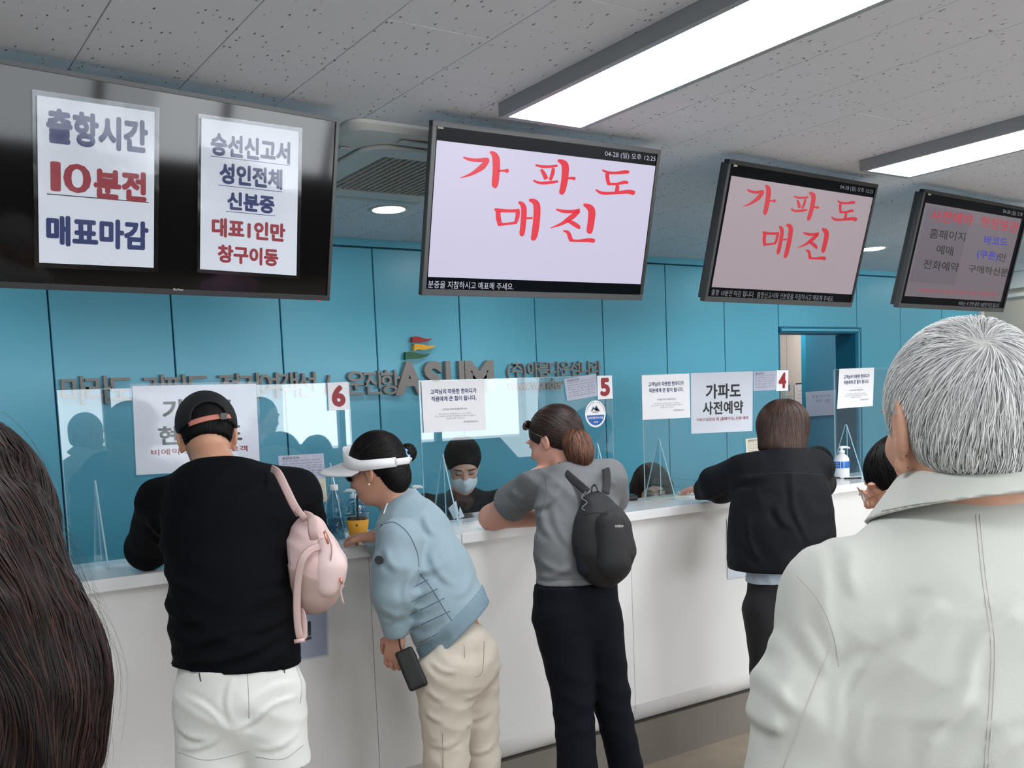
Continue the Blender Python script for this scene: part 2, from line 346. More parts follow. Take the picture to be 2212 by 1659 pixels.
for n, (a, b2) in WIN.items():
    t = thing('acrylic_screen', ((a+b2)/2, YP, CT), 'clear acrylic counter screen on wedge feet, '+WHO[n], 'screen', 'acrylic screens along the counter')
    box('clear_pane', (a, YP-0.0025, CT+0.001), (b2, YP+0.0025, 1.722), M_ac, t)
    bm = bmesh.new(); bbox(bm, (a-0.0012, YP-0.0026, CT+0.001), (a, YP+0.0026, 1.722)); bbox(bm, (b2, YP-0.0026, CT+0.001), (b2+0.0012, YP+0.0026, 1.722)); bbox(bm, (a, YP-0.0026, 1.722), (b2, YP+0.0026, 1.7232)); bmobj('pane_edge', bm, M_ace, t)
    for xb in (a+0.095, b2-0.095):
        V = []; w2 = 0.006
        prof = [(YP-0.004, 1.424), (YP+0.004, 1.424), (YP+0.10, CT+0.001), (YP-0.10, CT+0.001)]
        for sx in (-0.0022, 0.0022): V += [(xb+sx, y, z) for y, z in prof]
        meshobj('wedge_foot', V, [(0, 1, 2, 3), (7, 6, 5, 4), (0, 4, 5, 1), (1, 5, 6, 2), (2, 6, 7, 3), (3, 7, 4, 0)], M_ac, t)
        bm = bmesh.new(); tube(bm, [(xb, YP-0.003, 1.424), (xb, YP-0.1, CT+0.002)], 0.0028, 6); tube(bm, [(xb, YP+0.003, 1.424), (xb, YP+0.1, CT+0.002)], 0.0028, 6); tube(bm, [(xb, YP-0.006, CT+0.02), (xb, YP-0.006, 1.42)], 0.0022, 6); bmobj('foot_edge', bm, M_ace, t)

# ================================================================== CEILING FIXTURES
M_lamp = mat('lamp_diffuser', (250, 252, 255), 0.5, emit=(250, 252, 255), estr=17.0)
M_lampb = mat('lamp_body', (150, 156, 160), 0.4, metal=0.2)
for x, y0, lb in ((1.79, 1.27, 'long lit ceiling panel lamp nearest the camera, above the middle monitor'), (3.585, 1.27, 'long lit ceiling panel lamp farther right, above the right-hand monitors'), (-0.02, 0.6, 'long lit ceiling panel lamp over the left end of the queue'), (5.38, 1.27, 'long lit ceiling panel lamp over the right end of the counter'), (1.79, -1.2, 'long ceiling panel lamp added as fill light behind the camera, left'), (3.585, -1.2, 'long ceiling panel lamp added as fill light behind the camera, middle'), (5.38, -1.2, 'long ceiling panel lamp added as fill light behind the camera, right'), (1.79, -3.4, 'long ceiling panel lamp added as fill light by the window front, left'), (3.585, -3.4, 'long ceiling panel lamp added as fill light by the window front, middle'), (5.38, -3.4, 'long ceiling panel lamp added as fill light by the window front, right'), (-0.02, -1.7, 'long ceiling panel lamp added as fill light behind the camera, far left'), (6.9, 5.0, 'long unseen panel lamp added to brighten the passage beyond the doorway'), (8.2, 5.0, 'long unseen panel lamp added to brighten the far end of the passage')):  # rows behind the camera and both passage lamps are added for extra light
    t = thing('ceiling_lamp', (x+0.165, y0+0.6, ZC), lb, 'lamp', 'panel lamps on the ceiling')
    x1, y1, zb = x+0.33, y0+1.2, ZC-0.045
    bm = bmesh.new()
    for lo, hi in (((x, y0, zb), (x+0.022, y1, ZC-0.0008)), ((x1-0.022, y0, zb), (x1, y1, ZC-0.0008)), ((x+0.022, y0, zb), (x1-0.022, y0+0.022, ZC-0.0008)), ((x+0.022, y1-0.022, zb), (x1-0.022, y1, ZC-0.0008))): bbox(bm, lo, hi)
    bmobj('lamp_housing', bm, M_lampb, t)
    box('diffuser', (x+0.022, y0+0.022, zb+0.001), (x1-0.022, y1-0.022, zb+0.008), M_lamp, t)
for x, lb in ((2.212, 'round lit downlight beside the air conditioner'), (5.85, 'round lit downlight between the two right-hand monitors')):
    t = thing('downlight', (x, 3.941, ZC), lb, 'light', 'round downlights near the teal wall')
    bm = bmesh.new(); lathe(bm, [(0.075, -0.002), (0.092, -0.004), (0.096, 0.0), (0.075, 0.0)], (x, 3.941, ZC-0.001), 32); bmobj('trim_ring', bm, M_white, t, True)
    bm = bmesh.new(); lathe(bm, [(0.0, -0.006), (0.062, -0.005), (0.075, -0.002), (0.075, -0.0008), (0.0, -0.0008)], (x, 3.941, ZC-0.0012), 32); bmobj('lens', bm, mat('downlight_glow', (255, 255, 252), 0.5, emit=(255, 255, 250), estr=60), t, True)
for x, lb in ((0.45, 'round downlight added out of view behind the large television to brighten the wall'), (3.12, 'round downlight added out of view behind the bright middle monitor to brighten the wall'), (4.95, 'round downlight added out of view behind the third monitor to brighten the wall'), (8.1, 'round lit downlight hidden behind the far right monitor')):  # out of view; all but the last are added to brighten the teal wall
    t = thing('downlight', (x, 3.941, ZC), lb, 'light', 'round downlights near the teal wall')
    bm = bmesh.new(); lathe(bm, [(0.0, -0.006), (0.062, -0.005), (0.075, -0.002), (0.075, -0.0008), (0.0, -0.0008)], (x, 3.941, ZC-0.0012), 24); bmobj('lens', bm, MATS['downlight_glow'], t, True)
# cassette air conditioner
ac = thing('air_conditioner', (1.915, 3.24, ZC), 'white ceiling cassette air conditioner with square egg-crate grille', 'air conditioner')
M_acw = mat('ac_white', (206, 208, 205), 0.45)
def rrect(cx, cy, hw, hh, r, seg=6):
    out = []
    for qx, qy, a0 in ((1, 1, 0), (-1, 1, 90), (-1, -1, 180), (1, -1, 270)):
        for i in range(seg+1):
            an = math.radians(a0+90*i/seg); out.append((cx+qx*(hw-r)+r*math.cos(an), cy+qy*(hh-r)+r*math.sin(an)))
    return out
def ringstack(name, levels, m, parent, capb=True, cx=1.915, cy=3.24):
    bm = bmesh.new(); R = []
    for hw, r, z in levels: R.append([bm.verts.new((x, y, z)) for x, y in rrect(cx, cy, hw, hw, r)])
    for A, B in zip(R, R[1:]):
        for i in range(len(A)): bm.faces.new((A[i], A[(i+1) % len(A)], B[(i+1) % len(A)], B[i]))
    if capb: bm.faces.new(R[-1])
    return bmobj(name, bm, m, parent, False)
ringstack('outer_panel', [(0.475, 0.05, ZC-0.001), (0.475, 0.05, ZC-0.012), (0.455, 0.06, ZC-0.028), (0.40, 0.11, ZC-0.034), (0.362, 0.11, ZC-0.036)], M_acw, ac, False)
ringstack('air_slot', [(0.362, 0.11, ZC-0.036), (0.362, 0.11, ZC-0.010), (0.352, 0.10, ZC-0.010), (0.352, 0.10, ZC-0.012)], mat('dark_slot', (60, 62, 62), 0.7), ac, True)
ringstack('intake_panel', [(0.352, 0.10, ZC-0.012), (0.352, 0.10, ZC-0.040), (0.345, 0.10, ZC-0.046), (0.245, 0.01, ZC-0.046), (0.243, 0.01, ZC-0.030)], M_acw, ac, False)
box('filter', (1.915-0.243, 3.24-0.243, ZC-0.028), (1.915+0.243, 3.24+0.243, ZC-0.024), mat('filter_dark', (92, 88, 82), 0.9), ac)
bm = bmesh.new()
for i in range(19):
    x = 1.915-0.243+0.486*i/18; bbox(bm, (x-0.0035, 3.24-0.243, ZC-0.0445), (x+0.0035, 3.24+0.243, ZC-0.034))
for i in range(25):
    y = 3.24-0.243+0.486*i/24; bbox(bm, (1.915-0.243, y-0.0015, ZC-0.042), (1.915+0.243, y+0.0015, ZC-0.032))
bmobj('grille', bm, mat('grille_grey', (186, 184, 176), 0.5), ac)
for sx, sy, hx, hy in ((0, -1, 0.27, 0.02), (0, 1, 0.27, 0.02), (-1, 0, 0.02, 0.27), (1, 0, 0.02, 0.27)):
    cx, cy = 1.915+sx*0.40, 3.24+sy*0.40; box('louver', (cx-hx, cy-hy, ZC-0.040), (cx+hx, cy+hy, ZC-0.0355), mat('louver_white', (190, 192, 190), 0.4), ac, 0.001, 1)

# ================================================================== LETTERING ON THE WALL
M_let = mat('letter_steel', (142, 136, 132), 0.5, var=0.05)
def wall_letters(chars, x0, z0, size, cell, label, depth=0.022, bold=0.012, sx=1.0, latin=None):
    t = thing('wall_lettering', (x0, YW, z0), label, 'sign', 'raised lettering on the teal wall'); x = x0
    for ch in chars:
        adv = cell.get(ch, cell['*'])
        if ch != ' ':
            V, F = text_geo(ch, bold, 4, depth/2/size, False)
            P = [(x+a*size*sx, YW-0.004-depth/2-c*size, z0+b*size) for a, b, c in V]
            meshobj('letter', P, F, M_let, t)
        x += adv*size*sx
    return x
wall_letters('마라도 가파도 정기여객선 / 운진항', 0.845, 1.715, 0.142, {'*': 0.73, ' ': 0.40, '/': 0.44}, 'raised grey metal Korean route lettering, left stretch of the teal wall')
wall_letters('(주)아름다운섬나라', 3.335, 1.783, 0.100, {'*': 0.845, '(': 0.34, ')': 0.34}, 'raised grey metal Korean company lettering right of the logo', 0.016, 0.01, 0.98)
wall_letters('www.wonder', 3.345, 1.70, 0.100, {'w': 0.60, '.': 0.27, 'o': 0.5, 'n': 0.5, 'd': 0.52, 'e': 0.48, 'r': 0.33, '*': 0.5}, 'raised grey metal web address lettering under the company name', 0.016, 0.004, 0.82)
lg = thing('wall_logo', (2.9, YW, 1.7), 'raised grey ASUM logo with red, yellow and green pennants', 'logo')
def prism(name, pts, m, parent, y0, y1):
    bm = bmesh.new(); A = [bm.verts.new((x, y0, z)) for x, z in pts]; B = [bm.verts.new((x, y1, z)) for x, z in pts]; n = len(pts)
    fa = bm.faces.new(A); fb = bm.faces.new(B[::-1])
    for i in range(n): bm.faces.new((A[i], A[(i+1) % n], B[(i+1) % n], B[i]))
    bmesh.ops.triangulate(bm, faces=[fa, fb]); return bmobj(name, bm, m, parent)
for ch, px0, px1 in (('A', 2.575, 2.765), ('S', 2.765, 2.885), ('U', 2.905, 3.03), ('M', 3.035, 3.235)):
    V, F = text_geo(ch, 0.045, 6, 0.1, True)
    zt, zb = (1.878, 1.695)
    meshobj('letter', [(px0+(px1-px0)*a, YW-0.018-c*0.14, zb+(zt-zb)*b) for a, b, c in V], F, M_let, lg)
def pxw(pts): return [(lambda P: (P[0], P[2]))(onY(760+a/4.608, 500+b/4.608, YW)) for a, b in pts]
prism('pennant', pxw([(577, 1058), (600, 1048), (640, 1052), (690, 1068), (730, 1073), (776, 1070), (740, 1092), (700, 1104), (650, 1106), (600, 1102), (577, 1110)]), mat('pennant_red', (170, 22, 34), 0.4), lg, YW-0.03, YW-0.008)
prism('pennant', pxw([(597, 1125), (620, 1122), (680, 1130), (740, 1142), (812, 1140), (780, 1162), (730, 1178), (680, 1184), (630, 1180), (592, 1192)]), mat('pennant_yellow', (240, 178, 30), 0.4), lg, YW-0.03, YW-0.008)
prism('pennant', pxw([(510, 1205), (540, 1200), (600, 1208), (660, 1222), (700, 1226), (757, 1218), (720, 1248), (670, 1264), (600, 1270), (540, 1270), (507, 1282)]), mat('pennant_green', (16, 92, 52), 0.4), lg, YW-0.03, YW-0.008)
# ================================================================== MONITORS
M_bez = mat('monitor_bezel', (22, 24, 27), 0.3, spec=0.5)
M_bezs = mat('monitor_side', (58, 60, 62), 0.35, spec=0.5)
M_scrk = mat('screen_black', (4, 7, 11), 0.2, spec=0.05, emit=(3, 6, 12), estr=0.5)
M_red = mat('glow_red', (0, 0, 0), 0.5, emit=(222, 8, 44), estr=1.0)
def monitor(X, Y, yaw, tilt, w_, h_, zt, label, name='hanging_monitor', thick=0.05, bez=0.016, sidebar=True):
    e = np.array([math.cos(yaw), math.sin(yaw), 0]); nn = np.array([-math.sin(yaw), math.cos(yaw), 0])
    dn = nn*math.sin(tilt)+np.array([0, 0, -math.cos(tilt)]); n = np.cross(dn, e); n = n/np.linalg.norm(n)
    TL = np.array([X, Y, zt]); n = n if np.dot(n, EYE-TL) > 0 else -n
    q = Quad(TL, TL+e*w_, TL+e*w_+dn*h_, TL+dn*h_)
    t = thing(name, tuple(q.at(.5, .5)), label, 'monitor', 'monitors hanging from the ceiling')
    bu, bv = bez/w_, bez/h_
    def pbox(nm, u0, v0, u1, v1, d0, d1, m, bev=0.0):
        V = [q.at(u, v, d) for d in (d0, d1) for u, v in ((u0, v0), (u1, v0), (u1, v1), (u0, v1))]
        bm = bmesh.new(); vs = [bm.verts.new(tuple(p)) for p in V]
        for f in ((0, 1, 2, 3), (7, 6, 5, 4), (0, 4, 5, 1), (1, 5, 6, 2), (2, 6, 7, 3), (3, 7, 4, 0)): bm.faces.new([vs[i] for i in f])
        if bev: bmesh.ops.bevel(bm, geom=bm.edges[:], offset=bev, segments=2, affect='EDGES')
        return bmobj(nm, bm, m, t)
    pbox('back_cover', 0.02, 0.02, 0.98, 0.98, -thick, -0.006, M_bezs)
    pbox('bezel', 0, 0, 1, bv, -0.02, 0.004, M_bez, 0.0012); pbox('bezel', 0, 1-bv*1.3, 1, 1, -0.02, 0.004, M_bezs if sidebar else M_bez, 0.0012)
    pbox('bezel', 0, bv, bu, 1-bv*1.3, -0.02, 0.004, M_bezs if sidebar else M_bez, 0.0012); pbox('bezel', 1-bu, bv, 1, 1-bv*1.3, -0.02, 0.004, M_bez, 0.0012)
    pbox('screen', bu, bv, 1-bu, 1-bv*1.3, -0.008, 0.0, M_scrk if sidebar else mat('tv_glass', (8, 8, 9), 0.06, spec=0.35))
    # arm up to the ceiling
    top = q.at(.5, .25, -thick); bm = bmesh.new(); tube(bm, [top, (top[0], top[1]+0.06, ZC-0.02), (top[0], top[1]+0.06, ZC-0.001)], 0.018, 10); bmobj('ceiling_arm', bm, M_bez, t, True)
    return t, q
def pq(q, u, v): return q.uv(onP(u, v, q.c[0], q.n))
Z2 = lambda x, y: (700+x/2.949, 200+y/2.949)
Z3 = lambda x, y: (1450+x/2.903, 300+y/2.903)
m2, q2 = monitor(1.630, 2.600, -0.026, 0.232, 0.950, 0.536, 2.50, 'hanging monitor nearest the middle, bright lavender screen with big red Korean lettering')
m3, q3 = monitor(2.928, 2.570, 0.050, 0.257, 1.005, 0.535, 2.50, 'hanging monitor third from the left, dim pinkish screen with big red Korean lettering')
m4, q4 = monitor(4.237, 2.596, 0.064, 0.246, 1.043, 0.533, 2.50, 'hanging monitor at the far right with two columns of Korean notice text')
a_ = 0.108; tw = 1.21
trx, try_ = 0.232+1.133*math.cos(a_), 2.577+1.133*math.sin(a_)
m1, q1 = monitor(trx-tw*math.cos(a_), try_-tw*math.sin(a_), a_, 0.212, tw, 0.547, 2.50, 'large black switched-off television at left with two paper notices taped on it', 'television', 0.045, 0.012, False)
# --- TV details
qtext(q1, 'SkyView', 0.57, 0.595, 0.966, 0.981, mat('badge_silver', (190, 190, 190), 0.4), m1, 0.01, 0.0052, name='badge')
o = box('standby_light', (0, 0, 0), (0.012, 0.004, 0.004), mat('standby_red', (90, 10, 10), 0.4, emit=(255, 60, 40), estr=1.0), m1)
o.location = Vector(tuple(q1.at(0.965, 1.003, 0.0)))
# --- screens
def content(q, mon, pts, m, name='screen_image'):
    uv = [pq(q, *p) for p in pts]; u0 = (uv[0][0]+uv[3][0])/2; u1 = (uv[1][0]+uv[2][0])/2; v0 = (uv[0][1]+uv[1][1])/2; v1 = (uv[2][1]+uv[3][1])/2
    r = Quad(q.at(u0, v0, 0.0006), q.at(u1, v0, 0.0006), q.at(u1, v1, 0.0006), q.at(u0, v1, 0.0006))
    qrects(r, [(0, 0, 1, 1)], m, mon, name, 0.0); return r
c2 = content(q2, m2, [Z2(714, 303), Z2(2113, 468), Z2(2014, 1222), Z2(665, 1172)], mat('image_lavender', (10, 10, 10), 0.4, emit=(202, 198, 224), estr=0.95))
c3 = content(q3, m3, [Z3(380, 230), Z3(1262, 370), Z3(1135, 975), Z3(250, 930)], mat('image_pink', (10, 10, 10), 0.4, emit=(160, 146, 154), estr=1.0))
c4 = content(q4, m4, [Z3(1590, 402), (2217, 474), Z3(1998-130+0, 1028) if False else (2151, 651), Z3(1465, 985)], mat('image_grey', (10, 10, 10), 0.4, emit=(106, 97, 106), estr=1.0))
qrects(c4, [(0.02, 0.03, 0.46, 0.84)], mat('image_mauve', (10, 10, 10), 0.4, emit=(96, 88, 101), estr=1.0), m4, 'text_panel', 0.0003)
M_txtw = mat('glow_white', (0, 0, 0), 0.5, emit=(190, 192, 205), estr=1.0)
M_txtg = mat('glow_dimwhite', (0, 0, 0), 0.5, emit=(120, 122, 130), estr=1.0)
M_txtk = mat('ink_black', (16, 16, 18), 0.6)
M_txtb = mat('glow_blue', (0, 0, 0), 0.5, emit=(32, 44, 170), estr=1.0)
M_txtr = mat('glow_dimred', (0, 0, 0), 0.5, emit=(176, 38, 58), estr=1.0)
def pxtext(q, s, p0, p1, p2, p3, m, par, bold=0.0, h=0.0012, name='lettering'):
    """text stretched over the picture quad p0 TL p1 TR p2 BR p3 BL, lying in plane q"""
    A = [pq(q, *p) for p in (p0, p1, p2, p3)]; V, F = text_geo(s, bold, 3); P = []
    for x, y, z in V:
        uv = (A[0]*(1-x)+A[1]*x)*y+(A[3]*(1-x)+A[2]*x)*(1-y); P.append(q.at(uv[0], uv[1], h+z))
    return meshobj(name, P, F, m, par)
# brush-written glyphs of the sold-out notice: each stroke is a spine with half widths, in the plane of the middle monitor
BR = [
 [(885, 413, 5), (925, 427, 10), (980, 432, 12), (1030, 430, 15), (1045, 436, 14)], [(1046, 430, 10), (1010, 470, 19), (970, 500, 14), (925, 525, 9), (865, 545, 2)],
 [(1055, 378, 6), (1080, 395, 18), (1094, 430, 24), (1094, 500, 23), (1088, 570, 22), (1083, 600, 16), (1080, 608, 6)], [(1105, 500, 7), (1140, 498, 7), (1165, 500, 14), (1174, 502, 6)],
 [(1343, 462, 6), (1385, 472, 9), (1440, 472, 8), (1483, 466, 8)], [(1378, 490, 8), (1395, 515, 13), (1412, 552, 14)], [(1456, 480, 10), (1452, 515, 12), (1436, 560, 10)], [(1330, 560, 6), (1370, 576, 9), (1430, 574, 10), (1487, 566, 7)],
 [(1485, 432, 8), (1515, 445, 18), (1532, 470, 23), (1530, 540, 22), (1518, 610, 20), (1508, 640, 16), (1504, 650, 5)], [(1540, 548, 6), (1570, 545, 8), (1592, 549, 11), (1597, 550, 4)],
 [(1766, 493, 5), (1805, 510, 9), (1860, 512, 9), (1915, 506, 12), (1938, 508, 8)], [(1798, 515, 13), (1800, 550, 12), (1808, 583, 11)], [(1800, 582, 9), (1860, 582, 8), (1905, 572, 11), (1932, 575, 8)], [(1864, 590, 11), (1862, 615, 13), (1856, 640, 12)], [(1725, 619, 5), (1765, 640, 10), (1840, 640, 9), (1930, 632, 13), (1965, 640, 15), (1973, 644, 6)],
 [(1083, 742, 6), (1105, 750, 12), (1180, 754, 10), (1242, 752, 12)], [(1106, 755, 15), (1108, 800, 16), (1120, 848, 14)], [(1232, 752, 14), (1228, 795, 13), (1215, 835, 10)], [(1118, 840, 10), (1165, 836, 8), (1225, 828, 9)],
 [(1235, 697, 6), (1258, 712, 15), (1270, 745, 18), (1266, 830, 18), (1258, 895, 17), (1255, 915, 8)], [(1282, 800, 7), (1310, 800, 7), (1325, 798, 7)], [(1302, 684, 7), (1335, 695, 18), (1352, 725, 22), (1350, 810, 22), (1338, 900, 21), (1328, 934, 15), (1326, 943, 5)],
 [(1474, 744, 5), (1520, 756, 11), (1575, 758, 11), (1625, 752, 14)], [(1616, 758, 12), (1570, 795, 17), (1510, 835, 10), (1438, 863, 2)], [(1535, 812, 5), (1580, 832, 14), (1620, 858, 12), (1628, 860, 4)],
 [(1648, 712, 7), (1680, 728, 19), (1700, 755, 23), (1696, 820, 22), (1686, 880, 20), (1680, 898, 8)], [(1520, 880, 5), (1548, 890, 11), (1560, 915, 14), (1568, 940, 13)], [(1560, 940, 10), (1610, 944, 8), (1680, 940, 13), (1712, 944, 13), (1721, 946, 6)],
]
def brush(q, frame, m, par):
    V = []; F = []
    for st in BR:
        pts = spline([(x, y, w_) for x, y, w_ in st], 4); n = len(pts); base = len(V)
        for i, p in enumerate(pts):
            t_ = pts[min(i+1, n-1)][:2]-pts[max(i-1, 0)][:2]; t_ = t_/(np.linalg.norm(t_)+1e-9); nn = np.array([-t_[1], t_[0]]); ww = max(p[2], 1.0)
            for sgn in (-1, 1):
                uv = pq(q2, *Z2(*(p[:2]+nn*ww*sgn))); r = ((uv[0]-frame[0])/(frame[2]-frame[0]), (uv[1]-frame[1])/(frame[3]-frame[1])); V.append(q.at(r[0], r[1], 0.0006+0.00012*(len(F) % 3)))
        for i in range(n-1): F.append((base+2*i, base+2*i+1, base+2*i+3, base+2*i+2))
    return tag(meshobj('brush_lettering', V, F, m, par), kind='stuff')
A0 = pq(q2, *Z2(690, 303)); A1 = pq(q2, *Z2(2064, 1197)); fr = [pq(q2, *Z2(690, 740))[0], pq(q2, *Z2(1400, 385))[1], pq(q2, *Z2(2064, 800))[0], pq(q2, *Z2(1350, 1197))[1]]
brush(c2, fr, M_red, m2)
brush(c3, fr, mat('glow_crimson', (0, 0, 0), 0.5, emit=(196, 6, 36), estr=1.0), m3)
pxtext(q2, '04-28 (일) 오후 12:25', Z2(1790, 368), Z2(2112, 403), Z2(2108, 445), Z2(1788, 412), M_txtw, m2, -0.004)
pxtext(q2, '분증을 지참하시고 매표해 주세요.', Z2(664, 1196), Z2(1208, 1214), Z2(1206, 1258), Z2(660, 1244), M_txtw, m2)
pxtext(q3, '04-28 (일) 오후 12:25', Z3(1060, 285), Z3(1268, 318), Z3(1262, 350), Z3(1056, 318), M_txtg, m3)
pxtext(q3, '출항 10분전 마감 됩니다.  출항신고서와 신분증을 지참하시고 매표해 주세요.', Z3(254, 942), Z3(1020, 985), Z3(1014, 1020), Z3(248, 980), M_txtg, m3)
pxtext(q4, '04-28 (일) 오후 12:25', Z3(2082, 436), (2226, 463), (2224, 473), Z3(2076, 470), M_txtg, m4)
pxtext(q4, '매표는 꼭 한번 출항 10분전 마감 됩니다', Z3(1805, 1018), Z3(2058, 1032), Z3(2052, 1060), Z3(1798, 1042), M_txtg, m4)
Z = Z3
pxtext(q4, '사전예약', Z(1632, 440), Z(1896, 475), Z(1885, 552), Z(1620, 510), M_txtr, m4, 0.02)
pxtext(q4, '현장발권', Z(1945, 484), Z(2178, 520), Z(2162, 590), Z(1938, 548), M_txtr, m4, 0.012)
pxtext(q4, '홈페이지', Z(1626, 558), Z(1848, 588), Z(1838, 645), Z(1614, 622), M_txtk, m4, 0.012)
pxtext(q4, '예매', Z(1668, 662), Z(1772, 676), Z(1762, 736), Z(1656, 718), M_txtk, m4, 0.012)
pxtext(q4, '전화예약', Z(1586, 755), Z(1806, 778), Z(1796, 836), Z(1574, 812), M_txtk, m4, 0.012)
pxtext(q4, '바코드', Z(1966, 604), Z(2110, 622), Z(2104, 676), Z(1956, 660), M_txtb, m4, 0.014)
pxtext(q4, '(쿠폰)', Z(1920, 692), Z(2054, 716), Z(2044, 772), Z(1912, 752), M_txtb, m4, 0.014)
pxtext(q4, '만', Z(2058, 716), Z(2104, 722), Z(2094, 772), Z(2050, 764), M_txtk, m4, 0.01)
pxtext(q4, '구매하신분', Z(1866, 788), Z(2114, 812), Z(2106, 866), Z(1858, 832), M_txtk, m4, 0.01)
pxtext(q4, '전화예약 안하신 분은 현장발권 창구를 이용해주세요', Z(1552, 935), Z(2040, 965), Z(2036, 990), Z(1546, 958), M_txtr, m4)
for q_, m_, p in ((q2, m2, Z2(742, 214)), (q3, m3, Z3(403, 162)), (q4, m4, Z3(1620, 343))):
    uv = pq(q_, *p); u, v = uv; qrects(q_, [(u-0.011, v-0.014, u+0.011, v+0.014)], mat('sticker_pale', (170, 172, 150), 0.5), m_, 'small_sticker', 0.0012)

# ================================================================== PAPER SHEETS
M_paper = mat('paper_white', (246, 246, 250), 0.7, bump=0.05, bscale=6)
M_paperb = mat('paper_form', (186, 190, 208), 0.7, var=0.1, vscale=20)
M_paperc = mat('paper_cream', (214, 206, 188), 0.7)
M_lam = clearmat('laminate_film', (246, 248, 250), 0.12, 1.45, bump=0.2, bscale=5, boost=0.55)
M_navy = mat('ink_navy', (24, 40, 104), 0.5); M_ink = mat('ink_dark', (20, 22, 26), 0.5); M_inkr = mat('ink_red', (166, 30, 44), 0.5); M_inkg = mat('ink_grey', (110, 112, 122), 0.6); M_numr = mat('number_red', (150, 26, 36), 0.5)
def sheet(label, pts, plane, name='paper_notice', cat='notice', m=None, lam=0.0, group=None, h=0.0032, warp=0.0):
    q = pxquad(pts, plane) if not isinstance(plane, Quad) else Quad(*[onP(u, v, plane.c[0], plane.n) for u, v in pts])
    base = Quad(*[c+q.n*h for c in q.c])
    t = thing(name, tuple(base.at(.5, .5)), label, cat, group)
    slab('paper', base, m or M_paper, t, 0.0005, warp=warp, nx=8 if warp else 1, ny=8 if warp else 1)
    if lam: slab('laminate_film', base, M_lam, t, 0.0003, grow=lam, h0=0.0018, warp=0.003, nx=10, ny=10)
    return t, base
def lines(t, q, spec):
    for s, u0, u1, v0, v1, m, b in spec: qtext(q, s, u0, u1, v0, v1, m, t, b, 0.0009)
GT = 'notices on the television'
t, q = sheet('tall laminated notice on the television, left one, ending in blue lettering', [(78, 206), (332, 242), (330, 578), (83, 567)], q1, lam=0.012, group=GT, h=0.006)
lines(t, q, [('출항시간', 0.07, 0.94, 0.06, 0.27, M_navy, 0.05), ('1', 0.10, 0.185, 0.375, 0.555, M_inkr, 0.03), ('0', 0.205, 0.44, 0.375, 0.555, M_inkr, 0.02), ('분전', 0.46, 0.93, 0.385, 0.575, M_inkr, 0.05), ('매표마감', 0.06, 0.95, 0.70, 0.89, M_navy, 0.045)])
qrects(q, [(0.07, 0.572, 0.95, 0.578)], M_ink, t, 'rule', 0.0009)
t, q = sheet('narrower laminated notice on the television, right one, five short lines', [(433, 255), (643, 284), (638, 595), (430, 581)], q1, lam=0.01, group=GT, h=0.006)
lines(t, q, [('승선신고서', 0.09, 0.91, 0.08, 0.23, M_navy, 0.045), ('성인전체', 0.18, 0.83, 0.27, 0.41, M_navy, 0.045), ('신분증', 0.26, 0.75, 0.455, 0.58, M_navy, 0.045), ('대표1인만', 0.11, 0.87, 0.64, 0.77, M_inkr, 0.045), ('창구이동', 0.17, 0.80, 0.82, 0.945, M_inkr, 0.045)])
qrects(q, [(0.09, 0.235, 0.91, 0.239), (0.17, 0.42, 0.83, 0.424), (0.25, 0.59, 0.76, 0.594)], M_navy, t, 'rule', 0.0009)
YF = YP-0.003
t, q = sheet('largest white laminated notice, behind the man in the black cap', [(285, 834), (552, 829), (561, 1012), (294, 1026)], YF, lam=0.008)
lines(t, q, [('가파도', 0.22, 0.80, 0.16, 0.40, M_ink, 0.03), ('현장매표', 0.18, 0.86, 0.46, 0.68, M_ink, 0.03), ('비예약 고객 현장 고객', 0.12, 0.90, 0.72, 0.79, M_inkr, 0.02)])
def number(s, pts, label):
    t, q = sheet(label, pts, YF, 'number_sign', 'sign', h=0.005, group='red window numbers on the screens'); qtext(q, s, 0.17, 0.83, 0.10, 0.88, M_numr, t, 0.05, 0.0009, 6)
number('6', [(706, 827), (750, 825), (754, 885), (709, 887)], 'white card with red number 6 on the left screen')
number('5', [(1288, 812), (1320, 811), (1322, 861), (1290, 863)], 'white card with red number 5 on the middle screen')
number('4', [(1676, 800), (1701, 800), (1700, 844), (1675, 845)], 'white card with red number 4 above the navy jacket woman')
NG = 'courtesy notices on the screens'
for pts, lb in (([(909, 824), (1044, 820), (1049, 929), (915, 935)], 'white courtesy notice above the masked clerk'), ([(1385, 811), (1488, 807), (1490, 902), (1387, 907)], 'white courtesy notice above the long-haired clerk'), ([(1812, 797), (1887, 794), (1884, 877), (1807, 883)], 'white courtesy notice nearest the old man, above the pump bottle')):
    t, q = sheet(lb, pts, YF, group=NG)
    lines(t, q, [('고객님의 따뜻한 한마디가', 0.13, 0.87, 0.16, 0.26, M_navy, 0.03), ('직원에게 큰 힘이 됩니다.', 0.14, 0.86, 0.30, 0.40, M_navy, 0.03), ('- 고객 응대 근로자 보호를 위한 안내 -', 0.29, 0.71, 0.54, 0.58, M_ink, 0.01),
                 ('폭언, 욕설, 협박, 성희롱 등은 삼가 주시기 바랍니다.', 0.24, 0.78, 0.635, 0.665, M_inkg, 0), ('응대 근로자의 보호를 위해 통화 및 대화가 녹음될 수', 0.18, 0.84, 0.68, 0.71, M_inkg, 0), ('있음을 알려 드립니다.', 0.36, 0.66, 0.725, 0.755, M_inkg, 0), ('- (주)아름다운섬나라 -', 0.62, 0.88, 0.80, 0.84, M_ink, 0.01)])
t, q = sheet('white notice in bold black Korean with a red line, left of the number 4', [(1491, 806), (1625, 802), (1624, 931), (1492, 937)], YF, lam=0.004)
